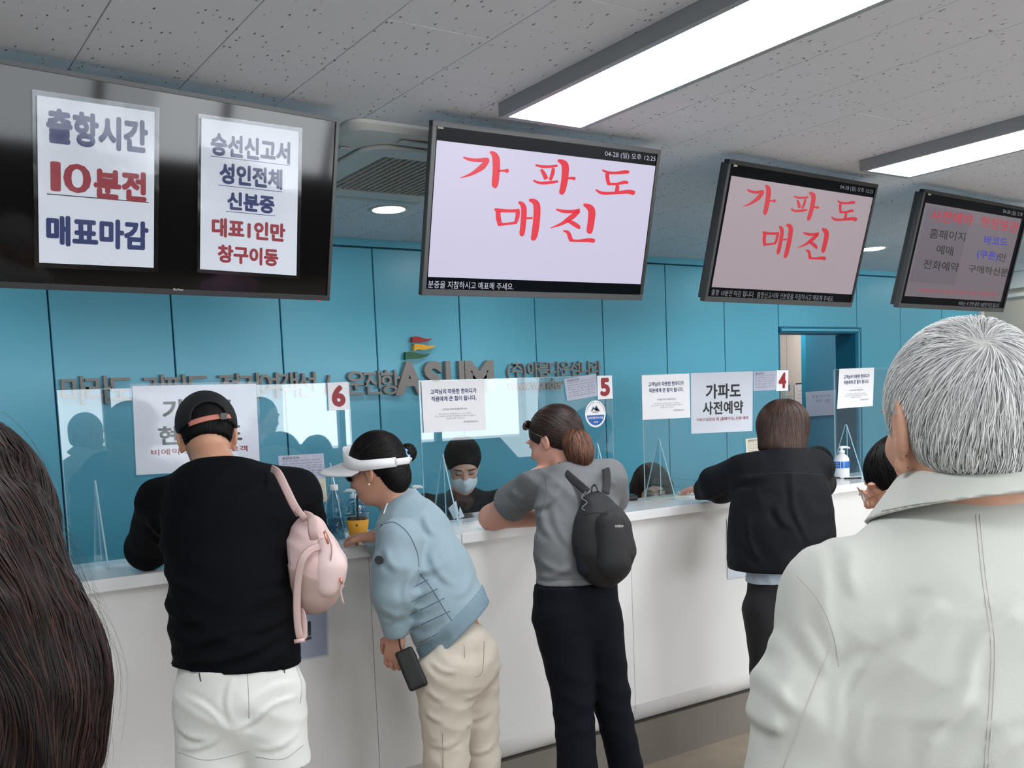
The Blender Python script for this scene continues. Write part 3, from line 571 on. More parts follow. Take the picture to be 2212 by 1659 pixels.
lines(t, q, [('가파도', 0.23, 0.80, 0.19, 0.44, M_ink, 0.03), ('사전예약', 0.18, 0.84, 0.48, 0.70, M_ink, 0.03), ('가보고싶은섬 앱 (홈페이지), 전화 예약', 0.08, 0.93, 0.745, 0.81, M_inkr, 0.02)])
def form(label, pts, m, h=0.0036, plane=YF, seed=1):
    t, q = sheet(label, pts, plane, 'boarding_form', 'paper', m, h=h)
    qtext(q, '승선신고서', 0.08, 0.44, 0.06, 0.16, M_ink, t, 0.02, 0.0012)
    rr = random.Random(seed); R = []
    R += [(0.05, v, 0.95, v+0.006) for v in (0.2, 0.34, 0.5, 0.66, 0.82)]+[(u, 0.5, u+0.004, 0.95) for u in (0.25, 0.5, 0.72)]
    for k in range(7):
        v = 0.23+0.1*k; u = 0.08
        while u < 0.9:
            l_ = rr.uniform(0.03, 0.12); R.append((u, v, min(u+l_, 0.93), v+0.014)); u += l_+rr.uniform(0.02, 0.06)
    qrects(q, R, M_inkg, t, 'form_print', 0.0012); return t
form('lilac boarding form taped on the left screen above a cream one', [(600, 985), (698, 979), (702, 1034), (604, 1039)], M_paperb, seed=2)
form('cream boarding form taped right below the lilac one', [(604, 1040), (702, 1034), (706, 1083), (608, 1090)], M_paperc, seed=3)
form('tilted lilac form left of the number 5', [(1217, 819), (1286, 807), (1289, 855), (1224, 866)], M_paperb, seed=4)
form('lilac form between the bold notice and the number 4', [(1626, 803), (1675, 801), (1675, 842), (1626, 845)], M_paperb, seed=5)
form('cream form half hidden by the brown bob hair', [(1609, 948), (1668, 943), (1668, 984), (1611, 988)], M_paperc, seed=6)
# round sticker
c = onY(1286, 894, YF); R0 = np.linalg.norm(onY(1286, 923, YF)-c)
t = thing('round_sticker', tuple(c), 'round white and blue sticker below the number 5', 'sticker')
def disc(name, r, y, m, a0=0, a1=360, r0=0.0, n=40):
    V = []; F = []; st = [math.radians(a0+(a1-a0)*i/n) for i in range(n+1)]
    for a in st: V += [(c[0]+r*math.cos(a), y, c[2]+r*math.sin(a)), (c[0]+r0*math.cos(a), y, c[2]+r0*math.sin(a))]
    for i in range(n): F.append((2*i, 2*i+2, 2*i+3, 2*i+1))
    return meshobj(name, V, F, m, t)
disc('disc', R0, YF-0.0012, M_paper)
disc('ring_mark', R0*0.90, YF-0.0016, mat('ring_orange', (214, 140, 110), 0.5), 10, 80, R0*0.86); disc('ring_mark', R0*0.90, YF-0.0016, mat('ring_green', (110, 150, 110), 0.5), 90, 170, R0*0.86)
V = [(c[0]+R0*0.86*math.cos(math.radians(a)), YF-0.0016, c[2]+R0*0.86*math.sin(math.radians(a))) for a in range(186, 355, 6)]; meshobj('blue_band', V, [tuple(range(len(V)))], mat('sticker_blue', (28, 92, 170), 0.4), t)
sq = Quad(c+np.array([-R0, -0.0, R0]), c+np.array([R0, -0.0, R0]), c+np.array([R0, 0, -R0]), c+np.array([-R0, 0, -R0]))
qtext(sq, '안전여행 우수시설', 0.14, 0.86, 0.60, 0.69, M_paper, t, 0.02, 0.0019); qtext(sq, '제주', 0.38, 0.62, 0.78, 0.85, M_paper, t, 0.01, 0.0019)
qpoly(sq, [(0.28, 0.40), (0.40, 0.22), (0.47, 0.30), (0.53, 0.18), (0.72, 0.40), (0.66, 0.40), (0.53, 0.26), (0.47, 0.37), (0.41, 0.31), (0.34, 0.40)], mat('sticker_ink', (50, 60, 90), 0.5), t, h=0.0019)
qtext(sq, '세계관광', 0.34, 0.66, 0.40, 0.47, M_ink, t, 0.01, 0.0019)
# papers taped on the counter front
t, q = sheet('laminated paper taped on the counter front beside the pink bag', [(600, 1322), (703, 1300), (706, 1413), (600, 1432)], CY0+0.025, h=0.003, m=M_paperb, lam=0.006)
lines(t, q, [('발권', 0.05, 0.68, 0.30, 0.66, M_ink, 0.05)])
t, q = sheet('white paper taped on the counter front beside the navy jacket', [(1569, 1120), (1640, 1108), (1640, 1240), (1571, 1250)], CY0+0.025, h=0.003, lam=0.005)
t, q = sheet('pale paper hung on the teal partition beyond the doorway', [(1740, 847), (1806, 842), (1803, 896), (1742, 900)], 5.6, 'hanging_paper', 'notice', mat('paper_bluegrey', (206, 208, 222), 0.8), h=0.0)  # the sheet itself is bluish grey
lines(t, q, [('운 항 시 간 표', 0.2, 0.8, 0.16, 0.26, M_inkg, 0.0), ('마라도', 0.33, 0.55, 0.34, 0.46, M_inkg, 0), ('가파도', 0.62, 0.82, 0.34, 0.50, M_inkg, 0)])

# ================================================================== DOORWAY CONTENTS
# dark teal board facing the opening, and cream lockers at its left
P0 = onY(1738, 725, 5.62); P1 = onY(1812, 725, 5.62)
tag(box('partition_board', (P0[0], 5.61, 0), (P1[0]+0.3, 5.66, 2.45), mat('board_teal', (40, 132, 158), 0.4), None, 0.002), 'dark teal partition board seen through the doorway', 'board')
M_lock = mat('locker_cream', (206, 184, 168), 0.55)
L0 = onY(1640, 725, 6.2)[0]; L1 = onY(1742, 725, 6.2)[0]
t = thing('storage_locker', ((L0+L1)/2, 6.3, 0), 'cream metal locker with papers on it, seen through the doorway', 'locker')
box('body', (L0, 6.2, 0), (L1, 6.6, 2.6), M_lock, t, 0.003)
xs = onY(1696, 725, 6.2)[0]
box('door', (L0+0.01, 6.185, 0.05), (xs-0.003, 6.2, 2.55), M_lock, t, 0.002); box('door', (xs+0.003, 6.185, 0.05), (L1-0.01, 6.2, 2.55), M_lock, t, 0.002)
t, q = sheet('calendar page hung on the cream locker, left', [(1690, 826), (1713, 824), (1714, 885), (1691, 887)], 6.18, 'calendar_sheet', 'calendar', mat('paper_tan', (190, 176, 160), 0.7), h=0.0)
lines(t, q, [('4', 0.2, 0.8, 0.1, 0.35, M_inkg, 0.0)]); qrects(q, [(0.1, 0.5+0.08*k, 0.9, 0.52+0.08*k) for k in range(5)], M_inkg, t)
t, q = sheet('calendar page hung on the cream locker, right, with a dark head strip', [(1716, 828), (1738, 826), (1739, 905), (1717, 905)], 6.18, 'calendar_sheet', 'calendar', mat('paper_pinkish', (214, 196, 190), 0.7), h=0.0)
qrects(q, [(0.1, 0.0, 1.0, 0.04)], M_ink, t); qrects(q, [(0.7, 0.08, 0.95, 0.2)], M_inkg, t); qrects(q, [(0.3, 0.22+0.1*k, 0.8, 0.23+0.1*k) for k in range(6)], M_inkr, t)
# ================================================================== IMPLICIT SURFACES
def nz(v): v = np.array(v, float); return v/np.linalg.norm(v)
def smin(a, b, k):
    if k <= 0: return np.minimum(a, b)
    h = np.clip(0.5+0.5*(b-a)/k, 0, 1); return b*(1-h)+a*h-k*h*(1-h)
class Sdf:
    def __init__(s): s.ops = []; s.lo = np.full(3, 1e9); s.hi = np.full(3, -1e9); s.cut = []
    def _b(s, p, r):
        s.lo = np.minimum(s.lo, np.array(p)-r); s.hi = np.maximum(s.hi, np.array(p)+r)
    def cap(s, a, b, ra, rb, k=0.03, flat=None, op='u'):
        a = np.array(a, float); b = np.array(b, float)
        if op == 'u': s._b(a, ra*1.05); s._b(b, rb*1.05)
        if flat is not None: n = nz(flat[0]); K = flat[1]-1
        ab = b-a; L = max(ab@ab, 1e-12)
        def f(p):
            t = np.clip(((p-a)@ab)/L, 0, 1); q = p-a-t[:, None]*ab; r = ra+(rb-ra)*t
            if flat is not None:
                c = q@n; return np.sqrt((q*q).sum(1)+c*c*((K+1)**2-1))/1.0-r if False else (np.sqrt((q*q).sum(1)+c*c*((K+1)**2-1))-r)/(1+0.35*K)
            return np.sqrt((q*q).sum(1))-r
        s.ops.append((op, f, k)); return s
    def chain(s, pts, rad, k=0.03, flat=None, op='u'):
        for i in range(len(pts)-1): s.cap(pts[i], pts[i+1], rad[i], rad[i+1], k, flat, op)
        return s
    def ell(s, c, r, ax=None, k=0.03, op='u'):
        c = np.array(c, float); r = np.array(r, float); A = np.eye(3) if ax is None else np.array([nz(x) for x in ax])
        if op == 'u': s._b(c, r.max())
        def f(p):
            q = (p-c)@A.T; k0 = np.sqrt(((q/r)**2).sum(1))+1e-9; k1 = np.sqrt(((q/r**2)**2).sum(1))+1e-9; return k0*(k0-1)/k1
        s.ops.append((op, f, k)); return s
    def box(s, c, hf, ax=None, rnd=0.01, k=0.01, op='u'):
        c = np.array(c, float); hf = np.array(hf, float); A = np.eye(3) if ax is None else np.array([nz(x) for x in ax])
        if op == 'u': s._b(c, np.linalg.norm(hf))
        def f(p):
            q = np.abs((p-c)@A.T)-hf+rnd; return np.sqrt((np.maximum(q, 0)**2).sum(1))+np.minimum(q.max(1), 0)-rnd
        s.ops.append((op, f, k)); return s
    def cone(s, c, ax, z0, r0, z1, r1, th, op='u'):
        """thin frustum shell of thickness th between heights z0 and z1 along ax"""
        c = np.array(c, float); ax = nz(ax); s._b(c, max(r0, r1)+abs(z1-z0)); sl = (r1-r0)/(z1-z0); cs = 1/math.sqrt(1+sl*sl)
        def f(p):
            q = p-c; z = q@ax; rho = np.sqrt(np.maximum((q*q).sum(1)-z*z, 1e-12)); d = np.abs(rho-(r0+sl*(z-z0)))*cs-th/2
            return np.maximum(d, np.maximum(z0-z, z-z1))
        s.ops.append((op, f, 0.003)); return s
    def half(s, p0, n, k=0.004):
        """keep the side the normal points away from"""
        p0 = np.array(p0, float); n = nz(n); s.ops.append(('i', lambda p: (p-p0)@n, k)); return s
    def sub(s, other, k=0.005, off=0.0): s.ops.append(('s', lambda p: other(p)-off, k)); return s
    def inter(s, other, k=0.005, off=0.0): s.ops.append(('i', lambda p: other(p)-off, k)); return s
    def warp(s, fn): s.ops.append(('w', fn, 0)); return s
    def sleeve(s, pts, rad, k=0.03, hollow=0.0, d=None, kj=0.02):
        q = Sdf(); q.chain(pts, rad, kj); e = np.array(pts[-1], float); n = nz(e-np.array(pts[-2], float)) if d is None else nz(d); q.half(e, n, 0.003)
        if hollow: q.cap(e-n*hollow, e+n*0.1, rad[-1]-0.006, rad[-1]-0.004, 0.002, op='s')
        for p_, r_ in zip(pts, rad): s._b(p_, r_*1.05)
        s.ops.append(('u', q, k)); return s
    def crease(s, L, n, amp=0.006, w=0.012):
        n = nz(n)
        for A, B in L:
            A = np.array(A, float); B = np.array(B, float); ab = B-A; ab = ab-n*(ab@n); Lc = np.linalg.norm(ab); t_ = ab/Lc; pr = np.cross(n, t_)
            def f(p, A=A, t_=t_, pr=pr, Lc=Lc):
                q = p-A; a = q@t_/Lc; bow = 0.12*Lc*np.sin(np.clip(a, 0, 1)*math.pi); x = (q@pr-bow)/w; fade = np.clip(a*4+0.2, 0, 1)*np.clip((1-a)*3+0.1, 0, 1)*(a > -0.05)*(a < 1.05)
                return -amp*fade*(np.exp(-x*x)-0.8*np.exp(-(x-1.6)**2))
            s.ops.append(('w', f, 0))
        return s
    def __call__(s, p):
        d = None
        for op, f, k in s.ops:
            if op == 'w': d = d+f(p); continue
            e = f(p)
            if d is None: d = e
            elif op == 'u': d = smin(d, e, k)
            elif op == 's': d = -smin(-d, e, k)
            elif op == 'i': d = -smin(-d, -e, k)
        return d
def folds(amp=0.003, wl=0.07, dirs=None, seed=0):
    rs = np.random.RandomState(seed); D = dirs or [nz(rs.randn(3)) for _ in range(3)]; Q = [nz(rs.randn(3)) for _ in D]; ph = rs.rand(len(D))*6.28
    def f(p):
        o = 0
        for d_, q_, a_ in zip(D, Q, ph):
            x = (p@np.array(d_))*2*math.pi/wl; y = (p@q_)*2*math.pi/(wl*2.7)
            o = o+np.abs(np.sin(0.5*(x+2.0*np.sin(y+a_))+a_))*(0.5+0.5*np.sin(y*0.7+a_*2))
        return amp*(o/len(D)*2-0.9)
    return f
def surfnet(sd, h, lo=None, hi=None, pad=3):
    lo = (sd.lo if lo is None else np.array(lo))-pad*h; hi = (sd.hi if hi is None else np.array(hi))+pad*h
    B = 4; n = np.ceil((hi-lo)/(h*B)).astype(int)+1; N = n*B+1
    ax = [lo[i]+(np.arange(n[i])+0.5)*B*h for i in range(3)]
    G = np.stack(np.meshgrid(*ax, indexing='ij'), -1).reshape(-1, 3); dc = sd(G).reshape(n)
    act = np.abs(dc) < B*h*1.25
    val = np.repeat(np.repeat(np.repeat(np.where(dc > 0, 1.0, -1.0).astype(np.float32), B, 0), B, 1), B, 2)
    val = np.pad(val, ((0, 1),)*3, mode='edge'); m = np.zeros(N, bool)
    mm = np.repeat(np.repeat(np.repeat(act, B, 0), B, 1), B, 2); m[:-1, :-1, :-1] |= mm; m[1:, :-1, :-1] |= mm; m[:-1, 1:, :-1] |= mm; m[:-1, :-1, 1:] |= mm; m[1:, 1:, :-1] |= mm; m[1:, :-1, 1:] |= mm; m[:-1, 1:, 1:] |= mm; m[1:, 1:, 1:] |= mm
    idx = np.argwhere(m); val[m] = sd(lo+idx*h).astype(np.float32)
    val[val == 0] = 1e-9
    sg = val > 0
    c = sg[:-1, :-1, :-1]; ch = np.zeros(c.shape, bool)
    for i in (0, 1):
        for j in (0, 1):
            for k in (0, 1):
                if i+j+k: ch |= (sg[i:N[0]-1+i, j:N[1]-1+j, k:N[2]-1+k] != c)
    ch &= m[:-1, :-1, :-1]
    cells = np.argwhere(ch); vid = -np.ones(c.shape, np.int32); vid[ch] = np.arange(len(cells))
    acc = np.zeros((len(cells), 3)); cnt = np.zeros(len(cells))
    cor = [(i, j, k) for i in (0, 1) for j in (0, 1) for k in (0, 1)]
    cv = {o: val[cells[:, 0]+o[0], cells[:, 1]+o[1], cells[:, 2]+o[2]].astype(float) for o in cor}
    for a in cor:
        for d in range(3):
            if a[d] == 0:
                b = list(a); b[d] = 1; b = tuple(b); va, vb = cv[a], cv[b]; x = (va > 0) != (vb > 0)
                t = np.where(x, va/np.where(x, va-vb, 1), 0); p = np.zeros((len(cells), 3)); p[:] = a; p[:, d] += t
                acc[x] += p[x]; cnt[x] += 1
    V = lo+(cells+acc/np.maximum(cnt, 1)[:, None])*h
    F = []
    for d in range(3):
        e1, e2 = [(1, 2), (2, 0), (0, 1)][d]
        sl0 = [slice(1, N[i]-1) for i in range(3)]; sl0[d] = slice(0, N[d]-1); sl1 = list(sl0); sl1[d] = slice(1, N[d])
        A = sg[tuple(sl0)]; Bq = sg[tuple(sl1)]; X = np.argwhere(A != Bq)
        if not len(X): continue
        s0 = A[tuple(X.T)]; base = X+1; base[:, d] -= 1
        def g(o1, o2):
            q = base.copy(); q[:, e1] -= o1; q[:, e2] -= o2; return vid[q[:, 0], q[:, 1], q[:, 2]]
        q = np.stack([g(1, 1), g(0, 1), g(0, 0), g(1, 0)], 1); q[s0] = q[s0][:, ::-1]
        F.append(q[(q >= 0).all(1)])
    return V, (np.concatenate(F) if F else np.zeros((0, 4), int))
def fastmesh(name, V, F, m, parent=None, smooth=True):
    me = bpy.data.meshes.new(name); me.vertices.add(len(V)); me.vertices.foreach_set('co', np.asarray(V, np.float32).ravel()); n = F.shape[1]
    me.loops.add(F.size); me.loops.foreach_set('vertex_index', F.astype(np.int32).ravel()); me.polygons.add(len(F))
    me.polygons.foreach_set('loop_start', np.arange(0, F.size, n, dtype=np.int32)); me.polygons.foreach_set('use_smooth', np.full(len(F), smooth))
    me.update(calc_edges=True); me.validate()
    if m: me.materials.append(m)
    return link(bpy.data.objects.new(name, me), parent)
def biggest(V, F, minfrac=0.02):
    """drop stray islands"""
    par = np.arange(len(V))
    E = np.concatenate([F[:, [0, 1]], F[:, [1, 2]], F[:, [2, 3]]])
    for _ in range(60):
        a, b = par[E[:, 0]], par[E[:, 1]]; m_ = np.minimum(a, b); new = par.copy(); np.minimum.at(new, E[:, 0], m_); np.minimum.at(new, E[:, 1], m_); new = new[new]; new = new[new]
        if (new == par).all(): break
        par = new
    ids, c = np.unique(par, return_counts=True); keep = set(ids[c >= max(20, minfrac*len(V))]); kv = np.isin(par, list(keep))
    mp = -np.ones(len(V), int); mp[kv] = np.arange(kv.sum()); F = F[kv[F[:, 0]]]; return V[kv], mp[F]
def onbody(t, L, nm, m_, rad, sd, D0=0.8, Dmax=6, lift=0.0002):
    pts = []
    for u, v in spline(L, 6):
        d = ray(u, v); D = D0
        for _ in range(60):
            e = float(sd((EYE+d*D)[None])[0]); D += e*0.85
            if abs(e) < 0.0004 or D > Dmax: break
        if D < Dmax: pts.append(EYE+d*(D-lift))
    if len(pts) > 1: return tubeobj(nm, pts, rad, m_, t, 5)
def skin(name, sd, h, m, parent, lo=None, hi=None):
    V, F = surfnet(sd, h, lo, hi); V, F = biggest(V, F); return fastmesh(name, V, F, m, parent)
def strands(name, sd, roots, dirf, seg, step, m, parent, width=0.0009, lift=0.001, spread=0.003, jit=0.25, seed=1, freefn=None, kind=True):
    """thin tapered hair locks that follow the surface of sd; dirf(p)->direction; freefn(p,t)->bool rows that may leave the surface"""
    rs = np.random.RandomState(seed); p = roots.copy(); n = len(p); e = 0.002
    def grad(p):
        d0 = sd(p); g = np.stack([sd(p+np.array(x)*e)-d0 for x in ((1, 0, 0), (0, 1, 0), (0, 0, 1))], 1); return d0, g/(np.linalg.norm(g, axis=1)[:, None]+1e-9)
    jv = rs.randn(n, 3)*jit; off = lift+rs.rand(n)*spread; P = []; NN = []
    for s_ in range(seg+1):
        d0, g = grad(p); p = p-(d0-off*(0.4+0.6*min(1, s_/2)))[:, None]*g; P.append(p.copy()); NN.append(g)
        t = dirf(p)+jv*(0.6+0.4*s_/seg); t = t-(t*g).sum(1)[:, None]*g; t /= np.linalg.norm(t, axis=1)[:, None]+1e-9; p = p+t*(step*(0.75+0.5*rs.rand(n)))[:, None] if s_ == 0 else p+t*step
    P = np.array(P); NN = np.array(NN); T = np.gradient(P, axis=0); S_ = np.cross(T, NN); S_ /= np.linalg.norm(S_, axis=2)[:, :, None]+1e-9
    wd = width*(0.6+0.8*rs.rand(n)); pr = np.array([0.6]+[1.0]*(seg-1)+[0.15])
    A = P-S_*(wd[None, :]*pr[:, None])[:, :, None]; B_ = P+S_*(wd[None, :]*pr[:, None])[:, :, None]; C_ = P+NN*(wd[None, :]*pr[:, None]*0.6)[:, :, None]
    V = np.stack([A, C_, B_], 2).transpose(1, 0, 2, 3).reshape(-1, 3)   # strand, seg, 3
    b = (np.arange(n)*(seg+1)*3)[:, None, None]+(np.arange(seg)*3)[None, :, None]
    q = np.concatenate([b+np.array([0, 3, 4, 1]), b+np.array([1, 4, 5, 2])], 1).reshape(-1, 4)
    o = fastmesh(name, V, q, m, parent)
    ca = o.data.color_attributes.new('tone', 'FLOAT_COLOR', 'POINT'); r = np.repeat(rs.rand(n), (seg+1)*3); ca.data.foreach_set('color', np.stack([r, r, r, np.ones_like(r)], 1).astype(np.float32).ravel())
    if kind: tag(o, kind='stuff')
    return o
def hairmat(name, cols, rough=0.45, spec=0.4):
    m = mat(name, cols[1], rough, spec=spec); N = m.node_tree.nodes; L = m.node_tree.links
    a = N.new('ShaderNodeAttribute'); a.attribute_name = 'tone'; r = N.new('ShaderNodeValToRGB'); r.color_ramp.elements[0].color = lin(cols[0]); r.color_ramp.elements[1].color = lin(cols[2])
    e = r.color_ramp.elements.new(0.5); e.color = lin(cols[1]); L.new(a.outputs['Color'], r.inputs[0]); L.new(r.outputs[0], N['Principled BSDF'].inputs['Base Color']); return m
def surf_pts(sd, h, cond, n, seed=0, lo=None, hi=None):
    V, F = surfnet(sd, h, lo, hi); V = V[cond(V)]; rs = np.random.RandomState(seed)
    if not len(V): return V
    return V[rs.randint(0, len(V), n)]+rs.randn(n, 3)*h*0.4

# ------------------------------------------------------------------ body building blocks
def frame(fwd, tilt=0.0):
    """horizontal facing direction -> (right, forward, up) with the face tipped down by tilt"""
    f = nz([fwd[0], fwd[1], 0]); u = np.array([0, 0, 1.]); f2 = f*math.cos(tilt)-u*math.sin(tilt); u2 = u*math.cos(tilt)+f*math.sin(tilt); return np.cross(f2, u2), f2, u2
def head(sd, c, fr, s=1.0, ears=True, neck=None, face=True, nr=0.052, es=1.0):
    r, f, u = fr; A = (r, f, u); P = lambda x, y, z: c+s*(r*x+f*y+u*z)
    sd.ell(P(0, -0.012, 0.022), np.array([0.076, 0.095, 0.088])*s, A, 0.02)
    sd.ell(P(0, 0.032, -0.035), np.array([0.060, 0.062, 0.075])*s, A, 0.03)
    sd.ell(P(0, 0.052, -0.078), np.array([0.036, 0.038, 0.032])*s, A, 0.03)
    if face:
        sd.cap(P(0, 0.090, 0.005), P(0, 0.108, -0.030), 0.009*s, 0.012*s, 0.012)
        sd.ell(P(0.014, 0.096, -0.034), np.array([0.008]*3)*s, A, 0.008); sd.ell(P(-0.014, 0.096, -0.034), np.array([0.008]*3)*s, A, 0.008)
        for x in (-0.031, 0.031):
            sd.ell(P(x, 0.098, 0.006), np.array([0.016, 0.014, 0.009])*s, A, 0.012, 's')
            sd.ell(P(x, 0.078, 0.004), np.array([0.014, 0.013, 0.010])*s, A, 0.005)
            sd.ell(P(x*1.1, 0.083, 0.024), np.array([0.022, 0.010, 0.006])*s, A, 0.012)
            sd.ell(P(x*1.2, 0.062, -0.030), np.array([0.022, 0.022, 0.020])*s, A, 0.02)
        sd.ell(P(0, 0.089, -0.056), np.array([0.020, 0.012, 0.006])*s, A, 0.006); sd.ell(P(0, 0.087, -0.067), np.array([0.017, 0.011, 0.006])*s, A, 0.006)
    if ears:
        for x in (-1, 1):
            sd.ell(P(x*0.079, -0.008, -0.008), np.array([0.007, 0.019, 0.031])*s*es, (nz(r+f*0.35*x), nz(f-r*0.35*x), u), 0.006)
            sd.ell(P(x*0.087, -0.006, -0.002), np.array([0.006, 0.011, 0.018])*s*es, (nz(r+f*0.35*x), nz(f-r*0.35*x), u), 0.004, 's')
            sd.ell(P(x*0.077, 0.0, -0.034*(es*2-1)), np.array([0.006, 0.008, 0.010])*s*(0.75+0.25*es), A, 0.006)
    if neck is not None: sd.cap(P(0, -0.02, -0.04), neck, nr*s, nr*1.12*s, 0.03)
def hand(sd, wrist, d, up, side=1, s=1.0, curl=0.5, spread=1.0):
    """palm + five fingers; d = pointing direction, up = back of the hand, side=+1 thumb to the right of d"""
    d = nz(d); up = nz(np.array(up)-np.dot(up, d)*d); r = np.cross(d, up)*side; wrist = np.array(wrist, float)
    pc = wrist+d*0.05*s; sd.box(pc, np.array([0.038, 0.046, 0.013])*s, (r, d, up), 0.012*s, 0.012)
    for i, (x, L_, rr) in enumerate(((0.029, 0.070, 0.0085), (0.010, 0.078, 0.0088), (-0.010, 0.072, 0.0083), (-0.028, 0.056, 0.0073))):
        p0 = wrist+d*0.085*s+r*x*s; a = 0; p = p0; dd = nz(d+r*x*4*spread)
        for j, fl in enumerate((0.45, 0.32, 0.25)):
            a += curl*(0.35 if j == 0 else 0.8)*(1+0.12*i); q = p+(dd*math.cos(a)-up*math.sin(a))*L_*fl*s; sd.cap(p, q, rr*s*(1-0.08*j), rr*s*(0.92-0.1*j), 0.004); p = q
    t0 = wrist+d*0.025*s+r*0.030*s; t1 = t0+(d*0.6+r*0.75-up*0.25)*0.035*s; t2 = t1+nz(d*0.9+r*0.25-up*0.35)*0.030*s; t3 = t2+nz(d-up*0.4)*0.022*s
    sd.cap(t0, t1, 0.013*s, 0.011*s, 0.01); sd.cap(t1, t2, 0.0105*s, 0.0095*s, 0.004); sd.cap(t2, t3, 0.0095*s, 0.0075*s, 0.004)
def legs_to_floor(hipL, hipR, dz_f, sd, r0=0.075, r1=0.05, r2=0.035, side=None, bend=0.0):
    out = []
    for hp in (hipL, hipR):
        an = np.array([hp[0], hp[1], 0.09])+side*0; kn = np.array([hp[0], hp[1], hp[2]*0.54])+dz_f*bend
        sd.chain([hp, kn, an], [r0, r1, r2], 0.03); sd.cap(an-np.array([0, 0, .03]), an+dz_f*0.12-np.array([0, 0, .05]), 0.035, 0.028, 0.02); out.append((kn, an))
    return out
def shoes(parent, ankles, f, m, name='shoe'):
    for kn, an in ankles:
        s = Sdf(); r = np.cross(f, [0, 0, 1]); s.cap(an+f*(-0.04)+np.array([0, 0, -0.045]), an+f*0.13+np.array([0, 0, -0.052]), 0.044, 0.038, 0.02); s.cap(an+np.array([0, 0, -.03]), an+np.array([0, 0, 0.01]), 0.045, 0.045, 0.03); s.half((0, 0, 0.001), (0, 0, -1)); s.half(an+np.array([0, 0, 0.02]), (0, 0, 1))
        skin(name, s, 0.008, m, parent)
V3 = lambda *a: np.array(a, float)
UPV = V3(0, 0, 1)
R2 = nz([RT[0], RT[1], 0]); F2 = nz([FW[0], FW[1], 0])
GH = 'customers leaning on the ticket counter'
SK1 = mat('skin_tan', (198, 148, 122), 0.5, var=0.06, vscale=14, sub=0.15, bump=0.1, bscale=220)
SK2 = mat('skin_fair', (220, 166, 146), 0.5, var=0.05, vscale=14, sub=0.15, bump=0.08, bscale=220)
SK3 = mat('skin_old', (200, 152, 128), 0.55, var=0.14, vscale=22, sub=0.15, bump=0.25, bscale=160)
SK4 = mat('skin_warm', (206, 154, 130), 0.5, var=0.06, vscale=14, sub=0.15, bump=0.1, bscale=220)
H_blk = hairmat('hair_black', ((4, 4, 5), (9, 8, 10), (26, 23, 24)), 0.5, 0.2); H_brn = hairmat('hair_brown', ((26, 16, 13), (52, 34, 27), (92, 60, 44)))
M_shoe = mat('shoe_white', (210, 210, 208), 0.6); M_shoek = mat('shoe_black', (26, 26, 28), 0.5)
